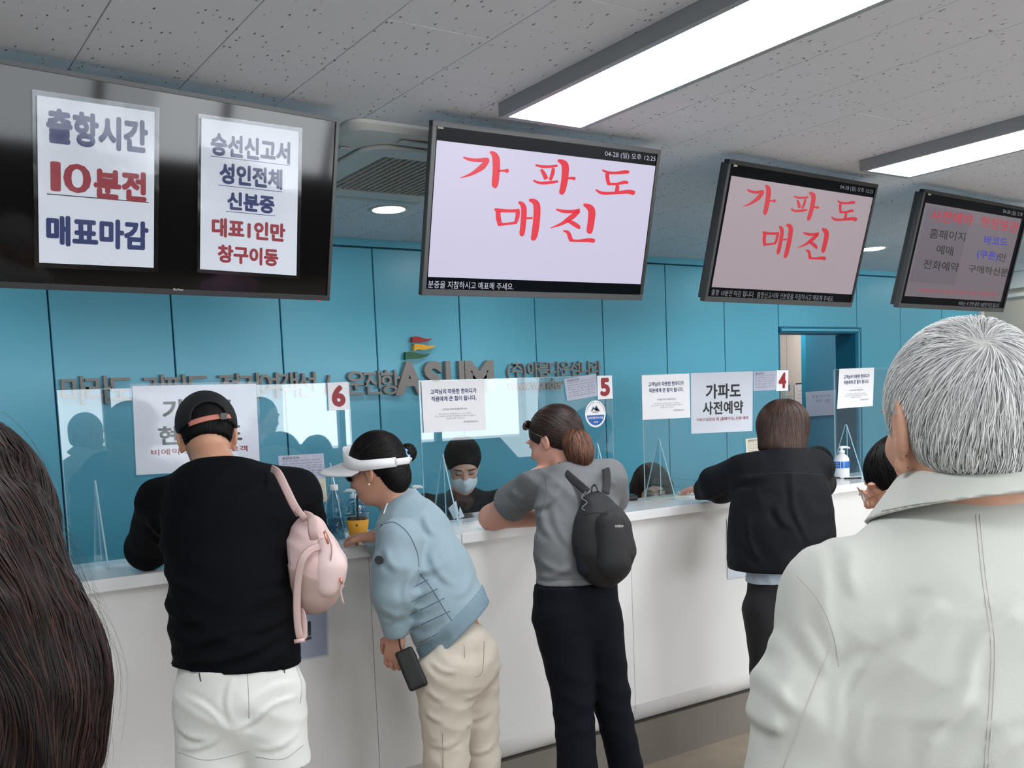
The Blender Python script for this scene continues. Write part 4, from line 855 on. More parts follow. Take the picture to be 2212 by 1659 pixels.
# ================================================================== MAN IN BLACK, LEFT
CR = lambda L, D: [(W(*a, D), W(*b2, D)) for a, b2 in L]
def man():
    t = thing('person', (W(515, 1450, 2.62)[0], W(515, 1450, 2.62)[1], 0), 'person in black long sleeves, white shorts and black cap, leaning on the counter', 'person', GH)
    f = nz(F2*0.96-R2*0.25); r = np.cross(f, UPV)
    hc = W(447, 938, 2.90); nk = W(470, 1030, 2.80); ch = W(497, 1130, 2.74); wa = W(507, 1300, 2.68); pv = W(513, 1440, 2.63)
    sL, sR = W(352, 1085, 2.80), W(640, 1068, 2.84); eL, eR = W(318, 1190, 3.04), W(672, 1118, 3.12)
    fr = frame(f-r*0.02, 0.30)
    hr = (np.cross(fr[1], fr[2]),)
    body = Sdf(); head(body, hc, fr, 1.0, True, nk, nr=0.056, es=1.18)
    body.chain([nk, ch, wa, pv], [0.055, 0.11, 0.105, 0.10], 0.05, (f, 1.6))
    wl, wr_ = eL+r*0.14+f*0.16+V3(0, 0, -0.01), eR-r*0.15+f*0.12; wl[2] = wr_[2] = CT+0.050; eL[2] = CT+0.068; eR[2] = CT+0.066
    body.chain([sL, eL, wl], [0.045, 0.04, 0.026], 0.03); body.chain([sR, eR, wr_], [0.045, 0.04, 0.026], 0.03)
    hand(body, wl, r*0.8+f*0.5, UPV, 1, 1.0, 0.3); hand(body, wr_, -r*0.8+f*0.4, UPV, -1, 1.0, 0.3)
    hl, h_r = pv-r*0.075, pv+r*0.075; an = legs_to_floor(W(468, 1520, 2.63), W(597, 1505, 2.63), f, body, 0.070, 0.052, 0.040, r*0)
    skin('body', body, 0.006, SK1, t)
    sh = Sdf(); fl = (f, 1.42)
    sh.cap(nk+V3(0, 0, -0.012), ch, 0.085, 0.17, 0.06, fl)
    sh.chain([W(478, 1085, 2.76), ch+V3(0, 0, 0.0), wa, pv+V3(0, 0, 0.01)], [0.15, 0.176, 0.170, 0.176], 0.05, fl)
    sh.cap(sL, sR, 0.066, 0.066, 0.06); sh.cap(sL+r*0.05+V3(0, 0, 0.01), nk+V3(0, 0, 0.0), 0.05, 0.055, 0.06); sh.cap(sR-r*0.05+V3(0, 0, 0.01), nk, 0.05, 0.055, 0.06)
    sh.chain([sL, eL+V3(0, 0, 0.002), wl], [0.072, 0.060, 0.042], 0.03); sh.chain([sR, eR, wr_], [0.070, 0.058, 0.042], 0.03)
    sh.warp(folds(0.0045, 0.085, [nz(UPV+r*0.35), nz(UPV*0.9-r*0.3+f*0.2)], 3))
    CR = lambda L, D: [(W(*a, D), W(*b2, D)) for a, b2 in L]
    sh.crease(CR([((372, 1345), (560, 1330)), ((380, 1392), (655, 1335)), ((400, 1425), (640, 1385)), ((355, 1215), (450, 1262)), ((650, 1270), (560, 1310)), ((372, 1300), (480, 1318)), ((310, 1120), (352, 1190)), ((300, 1175), (350, 1215)), ((390, 1365), (520, 1350)), ((560, 1345), (650, 1300)), ((380, 1250), (440, 1290))], 2.7), FW, 0.009, 0.012)
    nkp = nk-f*0.0+V3(0, 0, 0.016)
    sh.half(nk+UPV*0.028-f*0.02, nz(UPV*0.9+f*0.45), 0.012)
    sh.half(W(513, 1434, 2.62), nz(-UPV-r*0.09), 0.003)
    sh.half(wl-r*0.01, nz(wl-eL), 0.004) if False else None
    skin('long_sleeve_shirt', sh, 0.007, mat('shirt_black', (7, 8, 13), 0.85, spec=0.12, bump=0.25, bscale=500, bdist=0.0005), t)
    col = Sdf(); a0 = nk+UPV*0.02; col.cap(nk-UPV*0.004, nk+UPV*0.022+f*0.012, 0.079, 0.070, 0.01); col.cap(nk-UPV*0.03, nk+UPV*0.08+f*0.03, 0.072, 0.060, 0.003, op='s'); col.half(nk+UPV*0.026, nz(UPV*0.9+f*0.35)); col.half(nk-UPV*0.01, -nz(UPV*0.9+f*0.35))
    skin('collar_band', col, 0.004, MATS['shirt_black'], t)
    for L in ([(352, 1200), (352, 1150), (372, 1090), (410, 1030)], [(590, 1015), (632, 1065), (655, 1120)], [(378, 1408), (500, 1408), (648, 1392)]): onbody(t, L, 'seam_line', mat('seam_charcoal', (20, 21, 26), 0.9, spec=0.1), 0.0009, sh, 2.0)
    # shorts
    so = Sdf(); so.cap(W(513, 1420, 2.63), W(515, 1500, 2.63), 0.156, 0.170, 0.04, (f, 1.3))
    so.cap(W(462, 1510, 2.63), W(461, 1680, 2.63), 0.096, 0.104, 0.03); so.cap(W(588, 1500, 2.63), W(603, 1680, 2.63), 0.088, 0.086, 0.03)
    so.cap(W(538, 1560, 2.50), W(544, 1700, 2.50), 0.010, 0.02, 0.03, op='s')
    so.warp(folds(0.005, 0.10, [nz(UPV+r*0.7), nz(UPV-r*0.8)], 8))
    so.crease(CR([((520, 1560), (610, 1480)), ((505, 1555), (410, 1490)), ((648, 1500), (560, 1545)), ((395, 1605), (505, 1560)), ((560, 1605), (650, 1575)), ((640, 1470), (560, 1500)), ((390, 1560), (470, 1575)), ((520, 1450), (524, 1550))], 2.6), FW, 0.0045, 0.008)
    so.half(W(460, 1648, 2.63), nz(-UPV-r*0.04), 0.004)
    so.half(W(513, 1422, 2.63), UPV)
    inn = Sdf(); inn.cap(W(462, 1560, 2.63), W(461, 1700, 2.63), 0.086, 0.094, 0.01); inn.cap(W(598, 1560, 2.63), W(603, 1700, 2.63), 0.072, 0.076, 0.01); inn.half(W(460, 1610, 2.63), UPV); so.sub(inn, 0.003)
    skin('shorts', so, 0.006, mat('shorts_white', (226, 228, 224), 0.8, bump=0.3, bscale=300, bdist=0.0006), t)
    for a, b2, nm in (((395, 1448), (372, 1500), 'side_pocket'), ):
        pass
    for L in ([(430, 1453), (434, 1472)], [(612, 1440), (615, 1454)]): onbody(t, L, 'pocket_slit', mat('slit_dark', (60, 60, 58), 0.7), 0.0020, so, 2.0)
    for L in ([(375, 1465), (366, 1500), (380, 1530)], [(534, 1450), (537, 1500), (538, 1552)], [(385, 1625), (450, 1642), (540, 1622)], [(552, 1635), (610, 1640), (655, 1610)], [(640, 1440), (652, 1480), (648, 1520)]): onbody(t, L, 'seam_line', mat('seam_white', (176, 178, 174), 0.8), 0.0011, so, 2.0)
    shoes(t, an, f, M_shoe)
    # short dark hair
    r_, f_, u_ = fr; ha = Sdf(); ha.ell(hc+u_*0.022-f_*0.014, (0.080, 0.099, 0.091), (r_, f_, u_)); ha.ell(hc-u_*0.035-f_*0.055, (0.060, 0.040, 0.045), (r_, f_, u_), 0.03)
    ha.half(hc-u_*0.050+f_*0.0, nz(-u_-f_*0.25), 0.01); ha.half(hc+f_*0.055, f_); 
    for x in (-1, 1): ha.ell(hc+r_*x*0.082-u_*0.015, (0.02, 0.026, 0.04), (r_, f_, u_), 0.01, 's')
    skin('hair', ha, 0.005, mat('hair_base_black', (12, 11, 12), 0.7, spec=0.2, var=0.3, vscale=60), t)
    rt_ = surf_pts(ha, 0.005, lambda V: (V-hc)@u_ < 0.03, 1500, 3); strands('hair_strands', ha, rt_, lambda p: np.tile(-u_, (len(p), 1)), 3, 0.006, H_blk, t, 0.0007, 0.0005, 0.0015, 0.5)
    # cap: crown with an arched opening at the back, strap, brim in front
    cp = Sdf(); co = hc+u_*0.030-f_*0.010; cp.ell(co, (0.092, 0.110, 0.099), (r_, f_, u_)); inn = Sdf(); inn.ell(co, (0.083, 0.101, 0.090), (r_, f_, u_)); cp.sub(inn, 0.002)
    bk = Sdf(); bk.ell(co-f_*0.11-u_*0.012+r_*0.010, (0.060, 0.05, 0.050), (r_, f_, u_)); cp.sub(bk, 0.003)
    cp.half(co-u_*0.030+r_*0.0, nz(-u_-f_*0.12+r_*0.05), 0.003)
    o = skin('crown', cp, 0.0035, mat('cap_black', (14, 15, 20), 0.8, bump=0.2, bscale=400, bdist=0.0004), t); crown = o
    br = Sdf(); br.ell(co+f_*0.10-u_*0.016, (0.080, 0.085, 0.02), (r_, f_, u_)); b2_ = Sdf(); b2_.ell(co+f_*0.10-u_*0.021, (0.08, 0.09, 0.02), (r_, f_, u_)); br.sub(b2_, 0.001); br.sub(inn, 0.001); skin('brim', br, 0.004, MATS['cap_black'], crown)
    pts = []
    for a in range(-38, 39, 5):
        an_ = math.radians(a); pts.append(co-u_*(0.016-0.05*math.sin(an_)*0.3)+r_*(0.008+0.098*math.sin(an_))-f_*0.109*math.cos(an_))
    tubeobj('back_strap', pts, 0.0085, mat('strap_salmon', (196, 124, 108), 0.6), crown, 8, (np.cross(pts[1]-pts[0], u_), 0.18))
    p_ = pts[12]; box('strap_buckle', p_-0.010, p_+0.010, mat('buckle_black', (30, 30, 32), 0.3), crown, 0.001)
    # ring/gap of skin under the strap is the forehead-side hairless band
    # smart watch / cuff
    return t
man()
# ---- pink backpack on his shoulder
def pinkbag():
    f = nz(F2*0.96-R2*0.25); r = np.cross(f, UPV); c = W(677, 1215, 2.70)
    t = thing('backpack', tuple(c), 'pale pink nylon backpack slung on the shoulder of the man in black', 'backpack')
    Mp = mat('nylon_pink', (214, 184, 182), 0.6, sheen=0.2, var=0.04, bump=0.2, bscale=300, bdist=0.0005); Ms = mat('webbing_pink', (200, 172, 168), 0.7, bump=0.3, bscale=900, bdist=0.0004); Mg = mat('rose_gold', (232, 160, 130), 0.25, metal=0.9)
    b = Sdf(); b.chain([W(668, 1150, 2.72), W(680, 1225, 2.70), W(678, 1275, 2.70)], [0.050, 0.080, 0.062], 0.05, (f, 1.1)); b.cap(W(645, 1180, 2.72), W(640, 1290, 2.72), 0.030, 0.030, 0.04)
    b.warp(folds(0.003, 0.06, [nz(UPV+r), nz(r-UPV*.3)], 5)); b.half(W(622, 1230, 2.72), -nz(r+UPV*0.05), 0.006)
    skin('bag_body', b, 0.005, Mp, t)
    mp_ = Sdf(); mp_.lo, mp_.hi = b.lo, b.hi; mp_.ops.append(('u', lambda p: b(p)-0.004, 0)); m0, m1 = W(640, 1232, 2.6), W(735, 1272, 2.6); mn_ = np.cross(nz(m1-m0), FW); mn_ = mn_ if mn_@UPV > 0 else -mn_
    mp_.half(m0, mn_, 0.002); skin('mesh_pocket', mp_, 0.005, mat('mesh_taupe', (186, 160, 152), 0.8, bump=0.6, bscale=700, bdist=0.0008), t)
    pk = Sdf(); pk.chain([W(704, 1180, 2.655), W(712, 1225, 2.65), W(708, 1262, 2.65)], [0.026, 0.040, 0.036], 0.03, (f, 1.3)); pk.warp(folds(0.0015, 0.05, None, 6)); skin('front_pocket', pk, 0.005, mat('nylon_pink_light', (226, 200, 198), 0.6, bump=0.2, bscale=300, bdist=0.0005), t)
    S1 = [W(586, 1012, 2.72), W(600, 1022, 2.67), W(617, 1055, 2.64), W(634, 1090, 2.64), W(648, 1112, 2.65)]
    tubeobj('shoulder_strap', spline(S1, 5), 0.012, Ms, t, 8, (F2, 0.22)); tubeobj('strap_end', [W(640, 1100, 2.64), W(652, 1112, 2.64), W(660, 1125, 2.65)], 0.009, Ms, t, 8, (F2, 0.3))
    tubeobj('hanging_loop', spline([W(655, 1112, 2.66), W(672, 1120, 2.64), W(676, 1150, 2.63), W(680, 1165, 2.64)], 5), 0.013, Ms, t, 8, (F2, 0.2))
    S3 = [W(690, 1180, 2.62), W(668, 1190, 2.60), W(652, 1212, 2.59), W(644, 1250, 2.60), W(641, 1300, 2.61), W(643, 1350, 2.61), W(648, 1380, 2.61)]
    tubeobj('webbing_strap', spline(S3, 5), 0.0105, Ms, t, 8, (F2, 0.15)); tubeobj('webbing_strap', spline([W(648, 1380, 2.612), W(658, 1372, 2.62), W(655, 1330, 2.63), W(648, 1316, 2.64)], 5), 0.008, Ms, t, 8, (F2, 0.15))
    tubeobj('strap_slider', [W(636, 1386, 2.60), W(658, 1382, 2.60)], 0.006, mat('slider_pink', (226, 190, 186), 0.4), t, 8)
    for (a, b_, d) in (((700, 1148), (709, 1175), 2.62), ((736, 1248), (738, 1262), 2.63)):
        tubeobj('zip_pull', [W(*a, d), W(*b_, d)], 0.0035, Mg, t, 8)
    tubeobj('pull_cord', spline([W(738, 1262, 2.64), W(736, 1280, 2.64), W(742, 1304, 2.64)], 4), 0.0032, Ms, t, 6)
    tubeobj('zip_line', spline([W(702, 1145, 2.63), W(716, 1180, 2.622), W(712, 1220, 2.618), W(696, 1250, 2.62)], 6), 0.0022, mat('zip_mauve', (176, 146, 146), 0.5), t, 6)
pinkbag()

# ================================================================== WOMAN IN WHITE VISOR
def visor():
    t = thing('person', (W(985, 1400, 3.08)[0], W(985, 1400, 3.08)[1], 0), 'person in white visor, light blue jacket and beige trousers, bending over the counter', 'person', GH)
    f = nz(-R2*0.93+F2*0.42); r = np.cross(f, UPV)
    hc = W(815, 1012, 3.24); fr = frame(f, 0.28); r_, f_, u_ = fr
    nk = W(862, 1096, 3.26); ch = W(896, 1170, 3.20); wa = W(950, 1290, 3.14); pv = W(990, 1385, 3.10)
    body = Sdf(); head(body, hc, fr, 1.0, True, nk, nr=0.048)
    ax = nz(pv-ch); n = nz(np.cross(ax, r))
    body.chain([nk, ch, wa, pv], [0.045, 0.08, 0.08, 0.085], 0.05)
    sN = W(866, 1168, 3.06); eN = W(850, 1285, 3.02); wN = W(856, 1368, 3.06)
    sF = W(872, 1142, 3.36); eF = W(850, 1215, 3.44); wF = onZ(806, 1160, CT+0.040)
    body.chain([sN, eN, wN], [0.04, 0.034, 0.024], 0.03); body.chain([sF, eF, wF], [0.04, 0.034, 0.023], 0.03)
    hd = nz(onZ(748, 1168, CT+0.012)-wF); hand(body, wF, hd+UPV*0.10, UPV, -1, 0.95, 0.42, 1.1)
    hand(body, wN, -UPV+f*0.2, -r*1.0+f*0.2, 1, 0.95, 0.7)
    an = legs_to_floor(W(965, 1460, 3.06), W(1030, 1460, 3.18), f, body, 0.060, 0.045, 0.035, r*0)
    skin('body', body, 0.005, SK4, t)
    # jacket
    jk = Sdf(); fl = (r, 1.0)
    jk.chain([W(872, 1098, 3.26), W(890, 1152, 3.22), W(930, 1245, 3.17), W(968, 1330, 3.13), W(990, 1390, 3.11)], [0.072, 0.118, 0.134, 0.128, 0.128], 0.04)
    jk.sleeve([sN, W(856, 1230, 3.03), eN, wN], [0.074, 0.072, 0.064, 0.040], 0.018); jk.sleeve([sF, eF, wF], [0.066, 0.056, 0.038], 0.03)
    jk.warp(folds(0.0045, 0.08, [nz(UPV+f*0.5), nz(UPV*0.4-f)], 11))
    jk.crease(CR([((903, 1235), (965, 1205)), ((900, 1228), (880, 1300)), ((820, 1300), (885, 1325)), ((822, 1340), (872, 1312)), ((930, 1190), (985, 1265)), ((915, 1110), (945, 1160)), ((985, 1290), (1020, 1240)), ((835, 1180), (870, 1230))], 3.05), FW, 0.006, 0.012)
    jk.crease(CR([((890, 1284), (940, 1262)), ((886, 1315), (955, 1282)), ((884, 1347), (965, 1306)), ((888, 1379), (980, 1335))], 3.05), FW, 0.008, 0.018)
    hemA, hemB = W(915, 1445, 3.02), W(1057, 1300, 3.12); hd_ = nz(hemB-hemA); hn = nz(np.cross(hd_, FW)); hn = hn if hn@UPV < 0 else -hn
    jk.half(hemA, hn, 0.004)
    jk.half(W(850, 1072, 3.26), nz(nk-ch)*1.0+f*0.25, 0.01)
    Mj = mat('jacket_blue', (140, 163, 174), 0.75, var=0.04, vscale=5, bump=0.2, bscale=350, bdist=0.0006, sheen=0.2)
    skin('jacket', jk, 0.006, Mj, t)
    hb = Sdf(); off = -hn*0.055; hb.ops.append(('u', lambda p: jk(p)-0.0035, 0)); hb.lo, hb.hi = jk.lo, jk.hi; hb.half(hemA+hn*0.002, hn, 0.002); hb.half(hemA-hn*0.055, -hn, 0.002)
    box_lo = W(900, 1470, 2.9); 
    tq = Sdf(); tq.ell(W(985, 1375, 3.1), (0.25, 0.25, 0.25)); hb.inter(tq)
    skin('hem_band', hb, 0.006, mat('jacket_rib', (122, 147, 160), 0.8, bump=0.3, bscale=200, bdist=0.0006), t)
    cb = Sdf(); A_, B_ = W(828, 1092, 3.22), W(868, 1058, 3.25); cb.cap(nk+nz(nk-ch)*0.0, nk+nz(hc-nk)*0.035, 0.066, 0.060, 0.01); cb.cap(nk-nz(hc-nk)*0.03, nk+nz(hc-nk)*0.12, 0.060, 0.052, 0.0, op='s'); cb.half(nk+nz(hc-nk)*0.030, nz(hc-nk)); skin('collar', cb, 0.004, MATS['jacket_rib'], t)
    onbody(t, [(829, 1110), (838, 1086), (856, 1067), (866, 1060)], 'white_piping', mat('piping_white', (236, 238, 236), 0.6), 0.0034, jk, 2.4)
    for L in ([(822, 1135), (850, 1128), (880, 1150), (900, 1190), (905, 1225)], [(903, 1232), (935, 1275), (962, 1320), (985, 1352)], [(893, 1268), (925, 1252)], [(888, 1300), (945, 1272)], [(884, 1330), (960, 1292)], [(884, 1362), (972, 1320)], [(892, 1395), (985, 1350)], [(905, 1420), (990, 1372)]): onbody(t, L, 'seam_line', mat('seam_blue', (92, 116, 128), 0.8), 0.0016, jk, 2.4)
    o = bmesh.new(); bc = W(819, 1210, 2.955); M_ = Matrix.Translation(Vector(bc)); lathe(o, [(0.0, 0), (0.012, 0), (0.014, 0.002), (0.014, 0.004), (0.0, 0.004)], (0, 0, 0), 20)
    rotm = Vector((0, 0, 1)).rotation_difference(Vector(-FW)).to_matrix().to_4x4(); o.transform(M_ @ rotm); bmobj('sleeve_badge', o, mat('badge_dark', (30, 32, 36), 0.4), t)
    # trousers
    tr = Sdf(); tr.cap(W(985, 1400, 3.10), W(985, 1440, 3.10), 0.108, 0.122, 0.05, (r, 0.95))
    kN, kR = an[0][0], an[1][0]
    tr.chain([W(962, 1450, 3.06), W(964, 1640, 3.06), np.array([*W(964, 1640, 3.06)[:2], 0.10])], [0.100, 0.066, 0.062], 0.03); tr.chain([W(1020, 1440, 3.16), W(1040, 1640, 3.20), np.array([*W(1040, 1640, 3.2)[:2], 0.10])], [0.090, 0.058, 0.056], 0.03)
    tr.ell(W(1022, 1420, 3.12), (0.08, 0.08, 0.085), None, 0.04)
    tr.warp(folds(0.004, 0.07, [nz(UPV+f*0.4), nz(UPV-f*0.3)], 14)); tr.half(hemA-hn*0.024, -hn, 0.003); tr.half((0, 0, 0.09), (0, 0, -1))
    tr.crease(CR([((1005, 1560), (1062, 1545)), ((1000, 1500), (1055, 1480)), ((925, 1480), (965, 1500)), ((1012, 1640), (1070, 1625)), ((925, 1600), (995, 1585)), ((930, 1420), (990, 1440)), ((920, 1530), (960, 1545))], 3.05), FW, 0.005, 0.009)
    Mt = mat('trousers_beige', (206, 198, 184), 0.8, bump=0.25, bscale=300, bdist=0.0006); skin('trousers', tr, 0.006, Mt, t)
    for P_ in (((1003, 1395), (1008, 1455), (1040, 1455), (1046, 1385)), ((957, 1450), (956, 1560), (957, 1659))):
        tubeobj('stitch_line', spline([onP(*p, W(1000, 1430, 2.985), F2) if len(P_) == 4 else W(*p, 2.985) for p in P_], 5), 0.0012, mat('stitch_beige', (170, 160, 144), 0.8), t, 5)
    shoes(t, [(None, V3(*W(964, 1640, 3.06)[:2], 0.09)), (None, V3(*W(1040, 1640, 3.2)[:2], 0.09))], f, M_shoe)
    # hair with bun
    ha = Sdf(); ha.ell(hc+u_*0.034-f_*0.012, (0.084, 0.098, 0.092), fr); ha.ell(hc-f_*0.062-u_*0.035, (0.062, 0.045, 0.070), fr, 0.03)
    fc = Sdf(); fc.ell(hc+f_*0.085-u_*0.045, (0.085, 0.085, 0.085), fr); ha.sub(fc, 0.01)
    for x in (-1, 1): ha.ell(hc+r_*x*0.085-u_*0.020+f_*0.008, (0.028, 0.030, 0.034), fr, 0.01, 's')
    hm = mat('hair_base_black', (20, 18, 18), 0.6); skin('hair', ha, 0.005, hm, t)
    bunc = W(881, 978, 3.30); bn = Sdf(); bn.ell(bunc, (0.030, 0.030, 0.032)); skin('hair_bun', bn, 0.004, hm, t)
    dirv = nz(bunc-hc)
    strands('hair_strands', ha, surf_pts(ha, 0.005, lambda V: (V-hc)@u_ > -0.09, 2600, 4), lambda p: (bunc-p)/np.linalg.norm(bunc-p, axis=1)[:, None]*1.0, 5, 0.010, H_blk, t, 0.0010, 0.0005, 0.0012, 0.12)
    strands('bun_strands', bn, surf_pts(bn, 0.004, lambda V: V[:, 2] > -9, 400, 4), lambda p: np.cross(p-bunc, np.tile(dirv, (len(p), 1))), 5, 0.008, H_blk, t, 0.0010, 0.0003, 0.001, 0.2)
    # scrunchie
    bm = bmesh.new(); sc = bunc-dirv*0.022; e1 = nz(np.cross(dirv, F2)); e2 = np.cross(dirv, e1); ring = [sc+(e1*math.cos(a)+e2*math.sin(a))*(0.026+0.004*math.sin(a*7)) for a in np.linspace(0, 2*math.pi, 57)]; tube(bm, ring, [0.009+0.0035*math.sin(i*1.9) for i in range(57)], 8); bmobj('scrunchie', bm, mat('scrunchie_blue', (140, 178, 222), 0.8, var=0.5, vscale=70), t, True)
    # visor: band round the head and a long curved brim
    tv = 0.0; vc = hc+u_*0.034-f_*0.008; u0_ = u_; f0_ = f_; r_, f_, vu = frame(f, 0.06); pts = []
    bm = bmesh.new(); K = 48; ra, rb = 0.097, 0.114
    top = []; bot = []; tin = []; bin_ = []
    for i in range(K+1):
        a = math.radians(-150+300*i/K); dx, dy = math.sin(a), math.cos(a); wd = 0.026+0.004*dy
        def PT(s_, z_): return vc+r_*dx*ra*s_+f_*dy*rb*s_+vu*z_
        lo_z = -0.036-0.004*dy; hi_z = lo_z+wd*1.35+0.050*max(dy, 0)**1.5
        top.append(bm.verts.new(PT(1.0, hi_z))); bot.append(bm.verts.new(PT(1.015, lo_z))); tin.append(bm.verts.new(PT(0.975, hi_z))); bin_.append(bm.verts.new(PT(0.985, lo_z)))
    for i in range(K):
        for A_, B_ in ((top, bot), (bot, bin_), (bin_, tin), (tin, top)): bm.faces.new((A_[i], A_[i+1], B_[i+1], B_[i]))
    for j in (0, K): bm.faces.new((top[j], bot[j], bin_[j], tin[j]))
    Mv = mat('visor_white', (236, 237, 240), 0.65, bump=0.15, bscale=250, bdist=0.0005); band = bmobj('headband', bm, Mv, t, True)
    bm = bmesh.new(); K = 28; G = []
    for j in range(7):
        s_ = j/6; row = []
        for i in range(K+1):
            a = math.radians(-82+164*i/K); dx, dy = math.sin(a), math.cos(a); ext = 0.105*(max(dy, 0)**0.65)*s_
            row.append(vc+r_*dx*(ra*1.01+ext*0.15)+f_*(dy*rb*1.01+ext)+vu*(-0.038*dx*dx-(1-dx*dx)*(0.002+0.024*s_)-0.012*abs(dx)*s_))
        G.append(row)
    up_ = [[bm.verts.new(p+vu*0.0018) for p in row] for row in G]; dn_ = [[bm.verts.new(p-vu*0.0018) for p in row] for row in G]
    for j in range(6):
        for i in range(K): bm.faces.new((up_[j][i], up_[j][i+1], up_[j+1][i+1], up_[j+1][i])); bm.faces.new((dn_[j][i], dn_[j+1][i], dn_[j+1][i+1], dn_[j][i+1]))
    for i in range(K): bm.faces.new((up_[6][i], up_[6][i+1], dn_[6][i+1], dn_[6][i])); bm.faces.new((up_[0][i], dn_[0][i], dn_[0][i+1], up_[0][i+1]))
    for i in (0, K):
        for j in range(6): bm.faces.new((up_[j][i], up_[j+1][i], dn_[j+1][i], dn_[j][i]))
    bmobj('brim', bm, Mv, band, True)
    pts = [vc+r_*math.sin(a)*ra*1.0+f_*math.cos(a)*rb*1.0+vu*(-0.018) for a in np.linspace(math.radians(148), math.radians(212), 12)]
    tubeobj('elastic_strap', pts, 0.012, mat('elastic_white', (220, 220, 222), 0.8), band, 8, (F2, 0.3)); f_, u_ = f0_, u0_
    # sunglasses
    Mg = mat('glasses_black', (10, 10, 12), 0.15, spec=0.8)
    for x in (-1, 1):
        s = Sdf(); s.ell(hc+f_*0.094+r_*x*0.033+u_*0.004, (0.026, 0.007, 0.021), fr); skin('sunglass_lens', s, 0.003, Mg, t)
        tubeobj('temple_arm', [hc+f_*0.088+r_*x*0.058+u_*0.010, hc+f_*0.04+r_*x*0.079+u_*0.008, hc-f_*0.005+r_*x*0.083+u_*0.006], 0.0022, Mg, t, 6)
    tubeobj('nose_bridge', [hc+f_*0.101-r_*0.01+u_*0.008, hc+f_*0.101+r_*0.01+u_*0.008], 0.002, Mg, t, 6)
    bm = bmesh.new(); bmesh.ops.create_uvsphere(bm, u_segments=10, v_segments=8, radius=0.0035, matrix=Matrix.Translation(Vector(hc-r_*0.086-u_*0.048))); bmobj('earring', bm, mat('pearl', (236, 232, 226), 0.2), t, True)
    # black clutch held in the lowered hand
    c = thing('clutch_bag', tuple(W(888, 1445, 3.0)), 'small black pouch held in the lowered hand of the visor wearer', 'bag')
    A1, B1 = W(872, 1405, 3.02), W(905, 1485, 2.98); d1 = nz(B1-A1); s1 = nz(np.cross(d1, FW)); s = Sdf(); s.box((A1+B1)/2, (0.030, 0.066, 0.011), (s1, d1, np.cross(s1, d1)), 0.008); s.warp(folds(0.002, 0.04, None, 4)); skin('pouch', s, 0.004, mat('pouch_black', (18, 24, 22), 0.55), c)
    tubeobj('wrist_loop', spline([W(862, 1380, 3.03), W(864, 1395, 3.02), W(868, 1408, 3.02)], 4), 0.003, mat('loop_black', (16, 16, 18), 0.5), c, 6)
    return t
visor()

